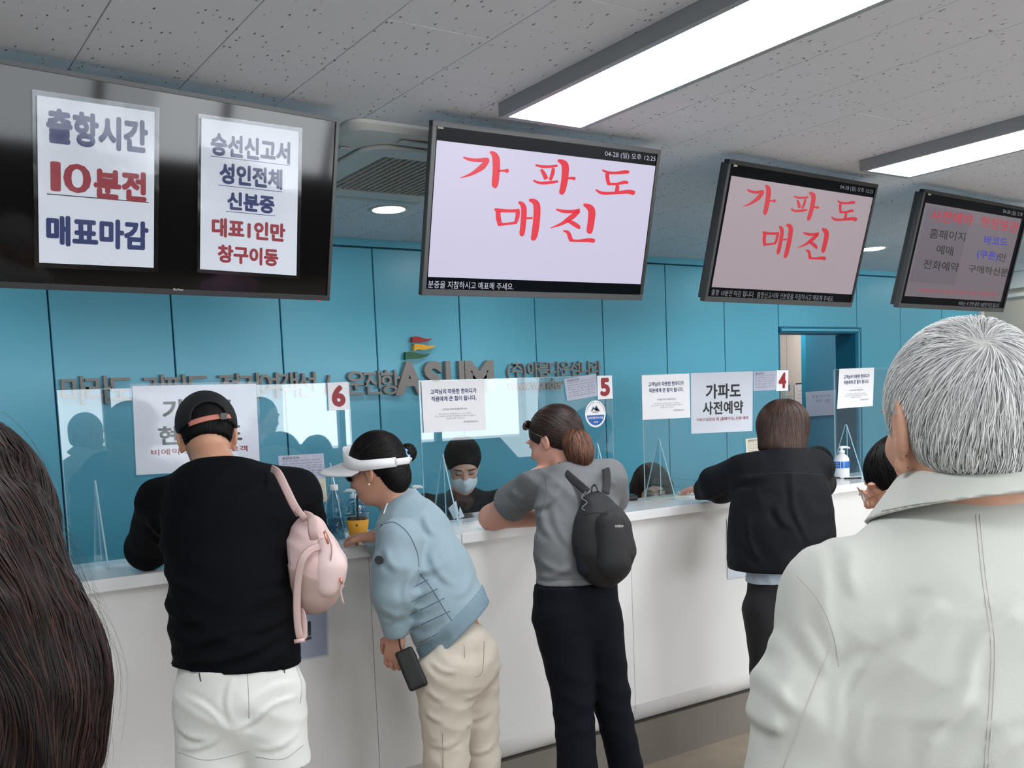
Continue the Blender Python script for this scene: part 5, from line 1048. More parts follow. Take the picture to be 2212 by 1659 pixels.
# ================================================================== WOMAN IN GREY T-SHIRT
def tee():
    t = thing('person', (W(1262, 1400, 3.30)[0], W(1262, 1400, 3.30)[1], 0), 'person in grey T-shirt and navy trousers with brown ponytail, elbow on the counter', 'person', GH)
    f = nz(-R2*0.30+F2*0.95); r = np.cross(f, UPV)
    hc = W(1196, 948, 3.46); fr = frame(nz(-R2*0.80+F2*0.60), 0.38); r_, f_, u_ = fr
    nk = W(1236, 1015, 3.42); ch = W(1248, 1080, 3.38); wa = W(1246, 1190, 3.32); pv = W(1244, 1270, 3.30)
    sL, sR = W(1163, 1040, 3.45), W(1312, 1034, 3.40)
    eL = onZ(1062, 1118, CT+0.045); wL = onZ(1190, 1120, CT+0.04); eR = W(1322, 1085, 3.62); wR = W(1250, 1100, 3.75); wR[2] = CT+0.04; eR[2] = CT+0.05
    body = Sdf(); head(body, hc, fr, 0.96, True, nk, nr=0.048)
    body.chain([nk, ch, wa, pv], [0.045, 0.09, 0.085, 0.09], 0.05, (f, 1.6))
    body.chain([sL, eL, wL], [0.050, 0.044, 0.028], 0.03); body.chain([sR, eR, wR], [0.048, 0.040, 0.028], 0.03)
    body.ell((sL+eL)/2, (0.05, 0.05, 0.05), None, 0.03)
    hand(body, wL, nz(wL-eL), UPV, -1, 0.95, 0.25); hand(body, wR, -r, UPV, 1, 0.95, 0.25)
    qL, qR = W(1247, 1655, 3.22), W(1352, 1655, 3.30); zf = V3(0, 0, 1)
    for h0, k0, a0 in ((W(1218, 1330, 3.28), W(1238, 1500, 3.25), qL), (W(1285, 1330, 3.30), W(1318, 1500, 3.30), qR)): body.chain([h0, k0, a0, V3(*a0[:2], 0.08)], [0.06, 0.05, 0.042, 0.034], 0.02); body.cap(V3(*a0[:2], 0.05), V3(*a0[:2], 0.04)+f*0.11, 0.032, 0.026, 0.02)
    skin('body', body, 0.005, SK2, t)
    sh = Sdf(); fl = (f, 1.45)
    sh.chain([nk-UPV*0.01, W(1244, 1062, 3.40), W(1247, 1100, 3.37), wa, W(1246, 1268, 3.30)], [0.070, 0.130, 0.142, 0.142, 0.148], 0.04, fl)
    sh.cap(sL, sR, 0.058, 0.058, 0.05); sh.cap(sL+r*0.03, nk, 0.048, 0.050, 0.05); sh.cap(sR-r*0.03, nk, 0.048, 0.05, 0.05)
    mL = sL+(eL-sL)*0.62; mR = sR+(eR-sR)*0.6
    sv = Sdf(); sv.cap(sL, mL, 0.066, 0.068, 0.03); sv.half(mL, nz(eL-sL), 0.003); sv2 = Sdf(); sv2.cap(sR, mR, 0.062, 0.066, 0.03); sv2.half(mR, nz(eR-sR), 0.003)
    sh.ops.append(('u', sv, 0.035)); sh.ops.append(('u', sv2, 0.035)); sh._b(mL, 0.08); sh._b(mR, 0.08)
    hl = Sdf(); hl.cap(sL+(eL-sL)*0.45, sL+(eL-sL)*0.9, 0.057, 0.060, 0.0); hl.cap(sR+(eR-sR)*0.45, sR+(eR-sR)*0.9, 0.056, 0.058, 0.0); sh.sub(hl, 0.003)
    sh.warp(folds(0.0045, 0.075, [nz(UPV+r*0.3), nz(UPV*0.5+r)], 21))
    sh.crease(CR([((1150, 1100), (1215, 1050)), ((1165, 1212), (1255, 1225)), ((1170, 1100), (1192, 1165)), ((1160, 1245), (1240, 1205)), ((1195, 1085), (1240, 1190)), ((1110, 1060), (1150, 1080)), ((1310, 1010), (1335, 1050))], 3.27), FW, 0.006, 0.012)
    sh.half(W(1220, 1259, 3.28), -UPV, 0.004); sh.half(nk+UPV*0.018, nz(UPV+f*0.3), 0.01)
    for L in ([(1176, 1025), (1180, 1060), (1170, 1100), (1160, 1130)], [(1160, 1250), (1215, 1252), (1275, 1250)], [(1096, 1070), (1125, 1100), (1148, 1118)]): onbody(t, L, 'seam_line', mat('seam_grey', (88, 92, 94), 0.8), 0.0010, sh, 2.4)
    Mg = mat('tee_grey', (112, 115, 118), 0.85, var=0.03, bump=0.25, bscale=400, bdist=0.0005)
    skin('t_shirt', sh, 0.006, Mg, t)
    tr = Sdf(); tr.cap(W(1244, 1262, 3.30), W(1246, 1330, 3.30), 0.148, 0.155, 0.05, (f, 1.35))
    aL = W(1247, 1655, 3.22); aR = W(1352, 1655, 3.30)
    tr.chain([W(1215, 1330, 3.28), W(1238, 1500, 3.25), aL, V3(*aL[:2], 0.07)], [0.102, 0.072, 0.062, 0.070], 0.014); tr.chain([W(1285, 1330, 3.30), W(1318, 1500, 3.30), aR, V3(*aR[:2], 0.07)], [0.092, 0.066, 0.053, 0.062], 0.014)
    tr.warp(folds(0.004, 0.10, [nz(UPV+r*0.5), nz(UPV-r*0.6)], 22)); tr.half(W(1244, 1256, 3.3), UPV, 0.003); tr.half((0, 0, 0.04), (0, 0, -1))
    skin('trousers', tr, 0.007, mat('trousers_navy', (10, 13, 24), 0.85, spec=0.2, bump=0.2, bscale=350, bdist=0.0005), t)
    shoes(t, [(None, V3(*aL[:2], 0.09)), (None, V3(*aR[:2], 0.09))], f, M_shoek)
    # hair and ponytail
    hm = mat('hair_base_brown', (52, 34, 27), 0.6)
    ha = Sdf(); ha.ell(hc+u_*0.028-f_*0.020, (0.083, 0.100, 0.090), fr); ha.ell(hc-f_*0.06-u_*0.02, (0.06, 0.05, 0.06), fr, 0.03)
    fc = Sdf(); fc.ell(hc+f_*0.088-u_*0.042, (0.088, 0.085, 0.082), fr); ha.sub(fc, 0.01)
    for x in (-1, 1): ha.ell(hc+r_*x*0.085-u_*0.022+f_*0.004, (0.028, 0.026, 0.032), fr, 0.01, 's')
    skin('hair', ha, 0.005, hm, t)
    pc = W(1240, 942, 3.42); strands('hair_strands', ha, surf_pts(ha, 0.005, lambda V: (V-hc)@u_ > -0.1, 2600, 6), lambda p: (pc-p)/np.linalg.norm(pc-p, axis=1)[:, None], 5, 0.010, hairmat('hair_darkbrown', ((20, 13, 11), (38, 25, 20), (66, 44, 34))), t, 0.001, 0.0005, 0.0012, 0.12)
    pt = Sdf(); pt.chain([W(1228, 938, 3.40), W(1246, 958, 3.36), W(1254, 982, 3.35), W(1262, 1003, 3.35)], [0.028, 0.046, 0.043, 0.018], 0.02)
    skin('ponytail', pt, 0.005, hm, t); strands('ponytail_strands', pt, surf_pts(pt, 0.005, lambda V: V[:, 2] > W(1248, 985, 3.36)[2], 1800, 7), lambda p: np.tile(nz(-UPV+R2*0.12), (len(p), 1)), 6, 0.011, hairmat('hair_chestnut', ((40, 24, 18), (78, 48, 34), (128, 84, 60))), t, 0.0011, 0.0005, 0.002, 0.10)
    tie = Sdf(); tie.ell(W(1226, 938, 3.41), (0.018, 0.018, 0.022)); skin('hair_tie', tie, 0.004, mat('tie_dark', (24, 18, 18), 0.6), t)
    Ms = mat('tortoise', (46, 30, 24), 0.2, spec=0.7)
    for x in (-1, 1):
        s = Sdf(); s.ell(hc+f_*0.064+r_*x*0.034+u_*0.082, (0.024, 0.010, 0.020), (r_, nz(f_+u_*1.0), nz(u_-f_))); skin('sunglass_lens', s, 0.003, Ms, t)
        tubeobj('temple_arm', [hc+f_*0.066+r_*x*0.058+u_*0.082, hc+f_*0.02+r_*x*0.087+u_*0.035, hc-f_*0.012+r_*x*0.088+u_*0.004], 0.0022, Ms, t, 6)
    # black backpack
    b = thing('backpack', tuple(W(1303, 1160, 3.16)), 'black backpack worn over the grey T-shirt', 'backpack')
    bf = nz(F2*0.97+R2*-0.1); br_ = np.cross(bf, UPV); Mb = mat('pack_black', (30, 31, 34), 0.7, bump=0.3, bscale=350, bdist=0.0006)
    s = Sdf(); s.chain([W(1289, 1098, 3.22), W(1300, 1145, 3.20), W(1306, 1196, 3.19), W(1306, 1222, 3.19)], [0.058, 0.088, 0.093, 0.070], 0.04, (bf, 1.2)); s.warp(folds(0.003, 0.07, [nz(UPV+br_*0.8), br_], 31)); skin('pack_body', s, 0.005, Mb, b)
    s = Sdf(); s.cap(W(1318, 1135, 3.125), W(1326, 1215, 3.12), 0.050, 0.056, 0.03, (bf, 1.4)); s.warp(folds(0.0025, 0.05, None, 32)); skin('front_pocket', s, 0.005, Mb, b)
    s = Sdf(); s.cap(W(1262, 1180, 3.17), W(1268, 1225, 3.17), 0.034, 0.034, 0.03); skin('side_mesh_pocket', s, 0.005, mat('mesh_navy', (16, 20, 34), 0.8), b)
    for pts in ([W(1203, 1004, 3.36), W(1222, 1022, 3.31), W(1245, 1042, 3.27), W(1268, 1062, 3.22)], [W(1298, 998, 3.38), W(1308, 1012, 3.33), W(1311, 1035, 3.29), W(1308, 1065, 3.22)]): tubeobj('shoulder_strap', spline(pts, 5), 0.0145, Mb, b, 10, (F2, 0.20))
    tubeobj('lower_strap', spline([W(1195, 1150, 3.25), W(1215, 1190, 3.22), W(1240, 1232, 3.20)], 5), 0.005, Mb, b, 8, (F2, 0.3))
    tubeobj('grab_loop', spline([W(1278, 1062, 3.2), W(1279, 1052, 3.22), W(1286, 1048, 3.22), W(1292, 1062, 3.2)], 5), 0.003, Mb, b, 6)
    tubeobj('bungee_cord', spline([W(1266, 1062, 3.155), W(1256, 1075, 3.15), W(1268, 1085, 3.145), W(1257, 1097, 3.14), W(1264, 1103, 3.14)], 5), 0.0016, mat('cord_grey', (120, 120, 120), 0.6), b, 6)
    for pts in ([W(1290, 1110, 3.095), W(1300, 1165, 3.085), W(1296, 1235, 3.11)], [W(1258, 1113, 3.14), W(1300, 1108, 3.10), W(1345, 1122, 3.11)]): tubeobj('seam_line', spline(pts, 6), 0.0014, mat('seam_black', (8, 8, 9), 0.6), b, 5)
    c_ = W(1337, 1135, 3.045); lq = Quad(W(1328, 1132, 3.052), W(1347, 1132, 3.052), W(1347, 1139, 3.052), W(1328, 1139, 3.052)); qtext(lq, 'outdoor', 0, 1, 0, 1, mat('patch_text', (200, 200, 198), 0.5), b, 0.02, name='logo_print')
    return t
tee()

# ================================================================== WOMAN IN NAVY JACKET, BOB HAIR
def bob():
    t = thing('person', (W(1672, 1300, 3.95)[0], W(1672, 1300, 3.95)[1], 0), 'person with brown bob hair and dark navy jacket, arm on the counter', 'person', GH)
    f = nz(-R2*0.15+F2*0.98); r = np.cross(f, UPV); hc = W(1689, 925, 4.05); fr = frame(nz(-R2*0.3+F2*0.95), 0.30); r_, f_, u_ = fr
    nk = W(1690, 985, 4.00); ch = W(1690, 1060, 3.97); wa = W(1688, 1160, 3.93); pv = W(1668, 1250, 3.92)
    sL, sR = W(1618, 1015, 4.0), W(1758, 1012, 4.02); eL = onZ(1556, 1075, CT+0.05); eL = W(1556, 1062, 4.18); eL[2] = CT+0.078; wL = eL+f*0.13-r*0.02; wL[2] = CT+0.052; eR = W(1768, 1040, 4.25); eR[2] = CT+0.06; wR = eR+f*0.1-r*0.16; wR[2] = CT+0.04
    body = Sdf(); head(body, hc, fr, 0.96, True, nk, nr=0.046); body.chain([nk, ch, wa, pv], [0.045, 0.09, 0.09, 0.08], 0.05, (f, 1.6))
    body.chain([sL, eL, wL], [0.042, 0.036, 0.024], 0.03); body.chain([sR, eR, wR], [0.042, 0.036, 0.024], 0.03); hand(body, wL, f-r*0.3, UPV, 1, 0.92, 0.4); hand(body, wR, -r+f*0.3, UPV, -1, 0.92, 0.3)
    an = legs_to_floor(W(1645, 1320, 3.9), W(1700, 1320, 3.92), f, body, 0.052, 0.040, 0.032, r*0)
    skin('body', body, 0.006, SK2, t)
    jk = Sdf(); fl = (f, 1.25)
    jk.chain([nk-UPV*0.01, W(1690, 1035, 3.99), W(1690, 1085, 3.96), W(1688, 1150, 3.94), W(1683, 1225, 3.93)], [0.080, 0.150, 0.190, 0.205, 0.208], 0.05, fl)
    jk.cap(sL, sR, 0.075, 0.07, 0.05); jk.sleeve([sL, eL+V3(0, 0, 0.015), wL], [0.088, 0.084, 0.045], 0.03); jk.sleeve([sR, eR, wR], [0.075, 0.065, 0.04], 0.03)
    jk.warp(folds(0.007, 0.11, [nz(UPV+r*0.5), nz(UPV-r*0.7), r], 41))
    jk.crease(CR([((1706, 1022), (1738, 1175)), ((1612, 1100), (1636, 1220)), ((1700, 1222), (1790, 1165)), ((1545, 1085), (1600, 1050)), ((1600, 1035), (1650, 1020)), ((1665, 1090), (1690, 1140))], 3.85), FW, 0.008, 0.014)
    jk.half(W(1680, 1229, 3.90), nz(-UPV-r*0.02), 0.006); jk.half(nk+UPV*0.02, nz(UPV+f*0.3), 0.01)
    Mj = mat('jacket_navy', (12, 14, 22), 0.7, spec=0.2, bump=0.35, bscale=40, bdist=0.003); skin('jacket', jk, 0.007, Mj, t)
    cl = Sdf(); cl.cap(nk-UPV*0.015, nk+UPV*0.02, 0.080, 0.072, 0.01); cl.cap(nk-UPV*0.05, nk+UPV*0.1, 0.070, 0.062, 0.003, op='s'); cl.half(nk+UPV*0.022, nz(UPV+f*0.3)); skin('collar', cl, 0.005, Mj, t)
    tubeobj('yoke_seam', spline([W(1600, 1028, 3.84), W(1700, 1022, 3.78), W(1780, 1026, 3.83)], 6), 0.0016, mat('seam_black', (8, 8, 9), 0.6), t, 5)
    ws = Sdf(); ws.cap(W(1668, 1215, 3.92), W(1666, 1262, 3.92), 0.096, 0.106, 0.03, (f, 1.2)); ws.warp(folds(0.003, 0.06, [r], 42)); ws.half(W(1666, 1258, 3.9), -UPV, 0.003); skin('shirt_tail', ws, 0.006, mat('shirt_paleblue', (176, 190, 206), 0.8), t)
    tr = Sdf(); tr.cap(W(1668, 1245, 3.92), W(1668, 1310, 3.92), 0.100, 0.105, 0.05, (f, 1.3)); aL, aR = W(1655, 1450, 3.9), W(1700, 1450, 3.95)
    tr.chain([W(1648, 1320, 3.9), aL, V3(*aL[:2], 0.09)], [0.080, 0.058, 0.05], 0.03); tr.chain([W(1692, 1320, 3.92), aR, V3(*aR[:2], 0.09)], [0.078, 0.058, 0.05], 0.03); tr.warp(folds(0.003, 0.08, None, 43)); tr.half((0, 0, 0.05), (0, 0, -1)); skin('trousers', tr, 0.008, mat('trousers_black', (12, 13, 17), 0.8), t)
    shoes(t, [(None, V3(*aL[:2], 0.09)), (None, V3(*aR[:2], 0.09))], f, M_shoek)
    ha = Sdf(); ha.ell(hc+u_*0.020-f_*0.012, (0.098, 0.108, 0.100), fr); ha.cap(W(1690, 925, 4.02), W(1690, 965, 4.0), 0.101, 0.097, 0.03, (f_, 1.1)); fc = Sdf(); fc.ell(hc+f_*0.11-u_*0.06, (0.07, 0.085, 0.12), fr); ha.sub(fc, 0.01); ha.half(W(1690, 976, 3.99), nz(-UPV-r*0.12), 0.012)
    skin('hair', ha, 0.005, mat('hair_base_brown', (52, 34, 27), 0.6), t)
    wc = hc+u_*0.12-f_*0.03
    strands('hair_strands', ha, surf_pts(ha, 0.005, lambda V: V[:, 2] > W(1690, 950, 4)[2], 4000, 9), lambda p: np.tile(-UPV, (len(p), 1))+(p-wc)*np.array([1, 1, 0])*3, 7, 0.013, H_brn, t, 0.0012, 0.0005, 0.002, 0.10)
    return t
bob()
# ================================================================== CLERKS BEHIND THE SCREENS
def clerk(uc, vc, D, label, hairw, mask=False, long=False, tilt=0.6, yawo=0.0, glasses=False, sh_u=95, sh_v=80):
    hc = W(uc, vc, D); f = nz(V3(EYE[0]-hc[0], EYE[1]-hc[1]-0.9, 0)*1.0+V3(math.cos(0.55)*yawo, -math.sin(0.55)*yawo, 0)); fr = frame(f, tilt); r_, f_, u_ = fr; s = 0.94
    t = thing('person', (hc[0], hc[1]+0.1, 0), label, 'person', 'clerks sitting behind the counter')
    rr = np.cross(f, UPV); px = D/FPX
    nk = hc-f*0.055+V3(0, 0, -0.135); ch = nk-f*0.04+V3(0, 0, -0.16); pv = ch-f*0.02+V3(0, 0, -0.42)
    sl, sr = nk-rr*0.175-f*0.02+V3(0, 0, -0.075), nk+rr*0.175-f*0.02+V3(0, 0, -0.075)
    body = Sdf(); head(body, hc, fr, s, True, nk, nr=0.045); body.chain([nk, ch, pv], [0.045, 0.09, 0.09], 0.04, (f, 1.6))
    hands = []
    for sg, sp in ((-1, sl), (1, sr)):
        el = sp+rr*sg*0.05+f*0.06+V3(0, 0, -0.24); wr_ = V3(*(hc+f*0.24+rr*sg*0.06)[:2], 0)+V3(0, 0, max(0.79, el[2]-0.02)); wr_[1] = max(wr_[1], CY1+0.10)
        body.chain([sp, el, wr_], [0.040, 0.034, 0.023], 0.03); hand(body, wr_, nz(f-rr*sg*0.4), UPV, -sg, 0.9, 0.5); hands.append((sp, el, wr_))
    seat = pv+V3(0, 0, 0.0); kn = seat+f*0.42; kn2 = V3(kn[0], min(kn[1], 10), seat[2])
    kn2[1] = max(kn2[1], CY1+0.08)
    for sg in (-1, 1): body.chain([seat+rr*sg*0.08, kn2+rr*sg*0.1, V3(kn2[0], kn2[1], 0.08)+rr*sg*0.1], [0.07, 0.055, 0.04], 0.03)
    skin('body', body, 0.006, SK2, t)
    jk = Sdf(); jk.chain([nk+V3(0, 0, -0.02), ch, pv], [0.065, 0.155, 0.15], 0.05, (f, 1.4)); jk.cap(sl, sr, 0.062, 0.062, 0.05)
    for sp, el, wr_ in hands: jk.sleeve([sp, el, el+(wr_-el)*0.85], [0.068, 0.058, 0.04], 0.03)
    jk.warp(folds(0.005, 0.08, None, int(uc))); jk.half(nk+UPV*0.02-f*0.02, nz(UPV-f*0.4), 0.01); skin('jacket', jk, 0.007, mat('uniform_black', (16, 16, 20), 0.7, spec=0.3, bump=0.2, bscale=60), t)
    tr = Sdf()
    for sg in (-1, 1): tr.chain([seat+rr*sg*0.08, kn2+rr*sg*0.1, V3(kn2[0], kn2[1], 0.1)+rr*sg*0.1], [0.078, 0.066, 0.055], 0.03)
    skin('trousers', tr, 0.012, MATS['trousers_black'], t)
    ha = Sdf(); ha.ell(hc+u_*0.026-f_*0.018, np.array([0.084, 0.098, 0.092])*hairw, fr)
    fc = Sdf(); fc.ell(hc+f_*0.092-u_*0.036, (0.078, 0.080, 0.086), fr)
    if long:
        ha.chain([hc-f_*0.05, nk-f*0.04+V3(0, 0, -0.02), ch-f*0.03+V3(0, 0, -0.02)], [0.085, 0.085, 0.06], 0.04, (f, 1.4))
        for sg in (-1, 1): ha.chain([hc+r_*sg*0.075-f_*0.01, nk+rr*sg*0.085+f*0.05, ch+rr*sg*0.08+f*0.10+V3(0, 0, 0.05)], [0.035, 0.036, 0.028], 0.03)
    ha.sub(fc, 0.01)
    if not long:
        for x in (-1, 1): ha.ell(hc+r_*x*0.085-u_*0.022+f_*0.0, (0.028, 0.026, 0.032), fr, 0.01, 's')
    skin('hair', ha, 0.005, MATS['hair_base_black'] if not long else mat('hair_base_dark', (30, 22, 20), 0.6), t)
    dn = (lambda p: np.tile(-UPV, (len(p), 1))*1.0+(p-hc)*np.array([2, 2, 0])) if long else (lambda p: np.tile(-f_-u_*0.2, (len(p), 1)))
    strands('hair_strands', ha, surf_pts(ha, 0.006, lambda V: V[:, 2] > hc[2]-0.12, 1500, 5), dn, 5, 0.012, H_blk if not long else H_brn, t, 0.001, 0.0005, 0.0012, 0.15)
    eb = mat('eye_dark', (26, 18, 16), 0.3)
    for x in (-1, 1):
        tubeobj('eyelid_line', [hc+r_*x*0.020*s+f_*0.0905*s+u_*0.000, hc+r_*x*0.032*s+f_*0.0905*s-u_*0.003, hc+r_*x*0.045*s+f_*0.083*s+u_*0.001], 0.0022, eb, t, 6); tubeobj('eyebrow', [hc+r_*x*0.016*s+f_*0.094*s+u_*0.024, hc+r_*x*0.034*s+f_*0.093*s+u_*0.028, hc+r_*x*0.052*s+f_*0.082*s+u_*0.023], 0.0028, eb, t, 6)
    if mask:
        m_ = Sdf(); m_.ell(hc+f_*0.050-u_*0.060, (0.062, 0.066, 0.050), fr, 0.01); m_.cap(hc+f_*0.112-u_*0.030, hc+f_*0.100-u_*0.085, 0.010, 0.006, 0.03)
        m_.half(hc+f_*0.03, -f_, 0.004); m_.half(hc-u_*0.024, nz(u_*1.0-f_*0.15), 0.005)
        skin('face_mask', m_, 0.004, mat('mask_white', (226, 228, 232), 0.8, bump=0.1, bscale=300), t)
        for x in (-1, 1): tubeobj('ear_loop', [hc+r_*x*0.060+f_*0.045-u_*0.035, hc+r_*x*0.082-f_*0.01-u_*0.01], 0.0012, MATS['mask_white'], t, 6)
    if glasses:
        Mg = MATS['glasses_black']
        for x in (-1, 1):
            ring = [hc+f_*0.104+r_*(x*0.034+0.022*math.cos(a))+u_*(0.004+0.018*math.sin(a)) for a in np.linspace(0, 2*math.pi, 20)]; tubeobj('glasses_rim', ring, 0.0018, Mg, t, 6)
        tubeobj('nose_bridge', [hc+f_*0.106-r_*0.012+u_*0.008, hc+f_*0.106+r_*0.012+u_*0.008], 0.0016, Mg, t, 6)
    # chair
    c = thing('office_chair', (seat[0], seat[1], 0), 'black office chair under the '+('masked clerk' if mask else 'long-haired clerk' if long else 'clerk with glasses'), 'chair', 'office chairs behind the counter')
    s_ = Sdf(); s_.box(seat+V3(0, 0, -0.13), (0.23, 0.23, 0.03), (rr, f, UPV), 0.03); skin('seat', s_, 0.012, MATS['uniform_black'], c)
    s_ = Sdf(); s_.box(seat-f*0.24+V3(0, 0, 0.08), (0.21, 0.03, 0.17), (rr, f, UPV), 0.03); skin('backrest', s_, 0.012, MATS['uniform_black'], c)
    bs = V3(seat[0], seat[1], 0); tubeobj('column', [bs+V3(0, 0, 0.08), seat+V3(0, 0, -0.15)], 0.025, M_bez, c, 8)
    for k in range(5): a = k*2*math.pi/5; tubeobj('leg', [bs+V3(0, 0, 0.08), bs+V3(0.26*math.cos(a), 0.26*math.sin(a), 0.05)], 0.018, M_bez, c, 6); bm = bmesh.new(); bmesh.ops.create_uvsphere(bm, u_segments=8, v_segments=6, radius=0.027, matrix=Matrix.Translation((bs[0]+0.26*math.cos(a), bs[1]+0.26*math.sin(a), 0.027))); bmobj('castor', bm, M_bez, c, True)
    tubeobj('back_bar', [seat+V3(0, 0, -0.14)-f*0.1, seat+V3(0, 0, -0.1)-f*0.27, seat+V3(0, 0, 0.1)-f*0.27], 0.014, M_bez, c, 6)
    return t
clerk(1000, 1000, 4.42, 'person, the clerk in white face mask and black jacket looking down behind the middle screen', 1.0, True, tilt=0.62)
clerk(1408, 1052, 4.95, 'person, the clerk with long dark hair bowed behind the screen left of the navy jacket', 1.0, False, True, 0.42, 0.4)
clerk(1766, 1010, 5.55, 'person, the short-haired clerk with glasses mostly hidden by the navy jacket', 1.0, False, False, 0.6, 0.0, True)

# ================================================================== OLD MAN, RIGHT FOREGROUND
def oldman():
    base = W(2125, 1400, 1.18); t = thing('person', (base[0], base[1], 0), 'person with short grey hair in pale stone jacket, back to the camera at right', 'person')
    f = nz(F2*0.98-R2*0.12); r = np.cross(f, UPV)
    hc = W(2070, 906, 1.23); fr = frame(f+r*0.08, 0.12); r_, f_, u_ = fr
    nk = W(2090, 1075, 1.24); ch = W(2125, 1300, 1.19); wa = W(2125, 1750, 1.19); pv = V3(wa[0], wa[1], 0.92)
    body = Sdf(); head(body, hc, fr, 1.03, True, None, es=1.28); body.chain([hc-u_*0.05-f_*0.02, nk, nk-UPV*0.05], [0.060, 0.064, 0.075], 0.03)
    sL, sR = W(1812, 1290, 1.21), W(2450, 1285, 1.21); eL = W(1715, 1800, 1.18); wL = eL+f*0.12+UPV*-0.16; eR = sR-UPV*0.30+r*0.03; wR = eR+f*0.14+UPV*-0.15
    body.chain([nk-UPV*0.09, nk-UPV*0.24, V3(nk[0], nk[1], 1.05), pv], [0.055, 0.10, 0.11, 0.11], 0.03, (f, 1.7)); body.chain([sL, eL, wL], [0.045, 0.04, 0.027], 0.03); body.chain([sR, eR, wR], [0.045, 0.04, 0.027], 0.03)
    hand(body, wL, nz(-UPV+f*0.4), -r, 1, 1.0, 0.5); hand(body, wR, nz(-UPV+f*0.4), r, -1, 1.0, 0.5)
    an = legs_to_floor(pv-r*0.09, pv+r*0.09, f, body, 0.075, 0.052, 0.04, r*0)
    skin('body', body, 0.0045, SK3, t)
    bm = bmesh.new()
    for (u, v, s_) in ((1940, 1030, 0.0024), (1931, 1010, 0.0010), (1958, 985, 0.0012), (1968, 962, 0.0009), (1962, 1010, 0.0009), (1927, 1020, 0.0011)):
        P0 = W(u, v, 1.0)
        d = ray(u, v); D = 0.9; 
        for _ in range(60):
            e = float(body((EYE+d*D)[None])[0]); D += e*0.9
            if abs(e) < 0.0004 or D > 2: break
        if D > 2: continue
        bmesh.ops.create_uvsphere(bm, u_segments=8, v_segments=6, radius=s_, matrix=Matrix.Translation(Vector(EYE+d*D)))
    o = bmobj('mole', bm, mat('mole_brown', (92, 58, 44), 0.6), t, True); tag(o, kind='stuff')
    Mj = mat('jacket_stone', (194, 196, 189), 0.75, var=0.03, vscale=8, bump=0.25, bscale=260, bdist=0.0006)
    jk = Sdf(); fl = (f, 1.55)
    jk.ell(nk-UPV*0.120, (0.152, 0.124, 0.138), (r, f, UPV), 0.04); jk.chain([nk-UPV*0.115, W(2120, 1430, 1.20), W(2125, 1545, 1.19), wa, pv-UPV*0.1], [0.080, 0.165, 0.195, 0.200, 0.205], 0.05, fl)
    jk.cap(sL, sR, 0.062, 0.062, 0.06); jk.cap(sL+r*0.04, nk-UPV*0.078, 0.050, 0.048, 0.04); jk.cap(sR-r*0.04, nk-UPV*0.078, 0.050, 0.048, 0.04)
    jk.sleeve([sL, sL*0.5+eL*0.5, eL, wL], [0.070, 0.076, 0.072, 0.050], 0.018); jk.sleeve([sR, sR*0.5+eR*0.5, eR, wR], [0.078, 0.078, 0.068, 0.050], 0.018)
    jk.warp(folds(0.004, 0.14, [nz(UPV*0.4+r), nz(UPV-r*0.5)], 51))
    jk.crease(CR([((1900, 1180), (1870, 1300)), ((1960, 1560), (2080, 1400)), ((2040, 1300), (1960, 1380)), ((1840, 1210), (1832, 1430)), ((1800, 1230), (1815, 1480)), ((1900, 1420), (1820, 1600)), ((1990, 1380), (1850, 1659)), ((2080, 1480), (1960, 1640)), ((2200, 1300), (2050, 1450)), ((1700, 1420), (1740, 1560)), ((1650, 1560), (1720, 1600)), ((2190, 1560), (2060, 1659)), ((1760, 1440), (1700, 1640))], 1.1), FW, 0.0055, 0.009)
    jk.half(nk+UPV*0.020, nz(UPV+f*0.25), 0.01); jk.half((0, 0, 0.72), -UPV, 0.004)
    skin('jacket', jk, 0.0045, Mj, t)
    # folded collar: shell around the neck falling outward
    cs = Sdf(); ca = nz(UPV+f*0.28); cs.cone(nk, ca, -0.016, 0.122, 0.038, 0.073, 0.008); skin('collar', cs, 0.0035, Mj, t)
    onb = Sdf(); onb.cone(nk, ca, -0.016, 0.122, 0.038, 0.073, 0.008); onbody(t, [(1905, 1104), (1990, 1088), (2100, 1080), (2205, 1080)], 'collar_stitch', mat('seam_stone', (158, 158, 148), 0.8), 0.0007, onb, 0.8, 2)
    Ms = mat('seam_pale', (188, 188, 179), 0.8)
    onbody(t, [(2108, 1112), (2122, 1250), (2140, 1380), (2138, 1500), (2126, 1659)], 'back_seam', Ms, 0.0005, jk, 0.8, 2); onbody(t, [(2116, 1112), (2130, 1250), (2148, 1380), (2146, 1500), (2134, 1659)], 'back_seam', Ms, 0.0005, jk, 0.8, 2)
    onbody(t, [(1722, 1245), (1770, 1300), (1800, 1370), (1812, 1440)], 'sleeve_seam', Ms, 0.0005, jk, 0.8, 2); onbody(t, [(1795, 1395), (1760, 1480), (1725, 1570), (1692, 1659)], 'sleeve_seam', Ms, 0.0005, jk, 0.8, 2)
    tr = Sdf(); tr.cap(pv, pv-UPV*0.1, 0.16, 0.16, 0.05, (f, 1.3)); 
    for kn, a_ in an: tr.chain([V3(a_[0], a_[1], 0.8), kn, a_], [0.10, 0.08, 0.065], 0.03)
    tr.half((0, 0, 0.05), (0, 0, -1)); skin('trousers', tr, 0.012, mat('trousers_grey', (90, 92, 96), 0.8), t); shoes(t, an, f, M_shoek)
    # hair: skull cap plus fine locks spiralling out from the crown
    ha = Sdf(); ha.ell(hc+u_*0.026-f_*0.014, (0.083, 0.104, 0.098), fr); ha.ell(hc-u_*0.035-f_*0.050, (0.064, 0.046, 0.052), fr, 0.03); ha.half(hc-u_*0.066, nz(-u_+f_*0.1-r_*0.12), 0.012)
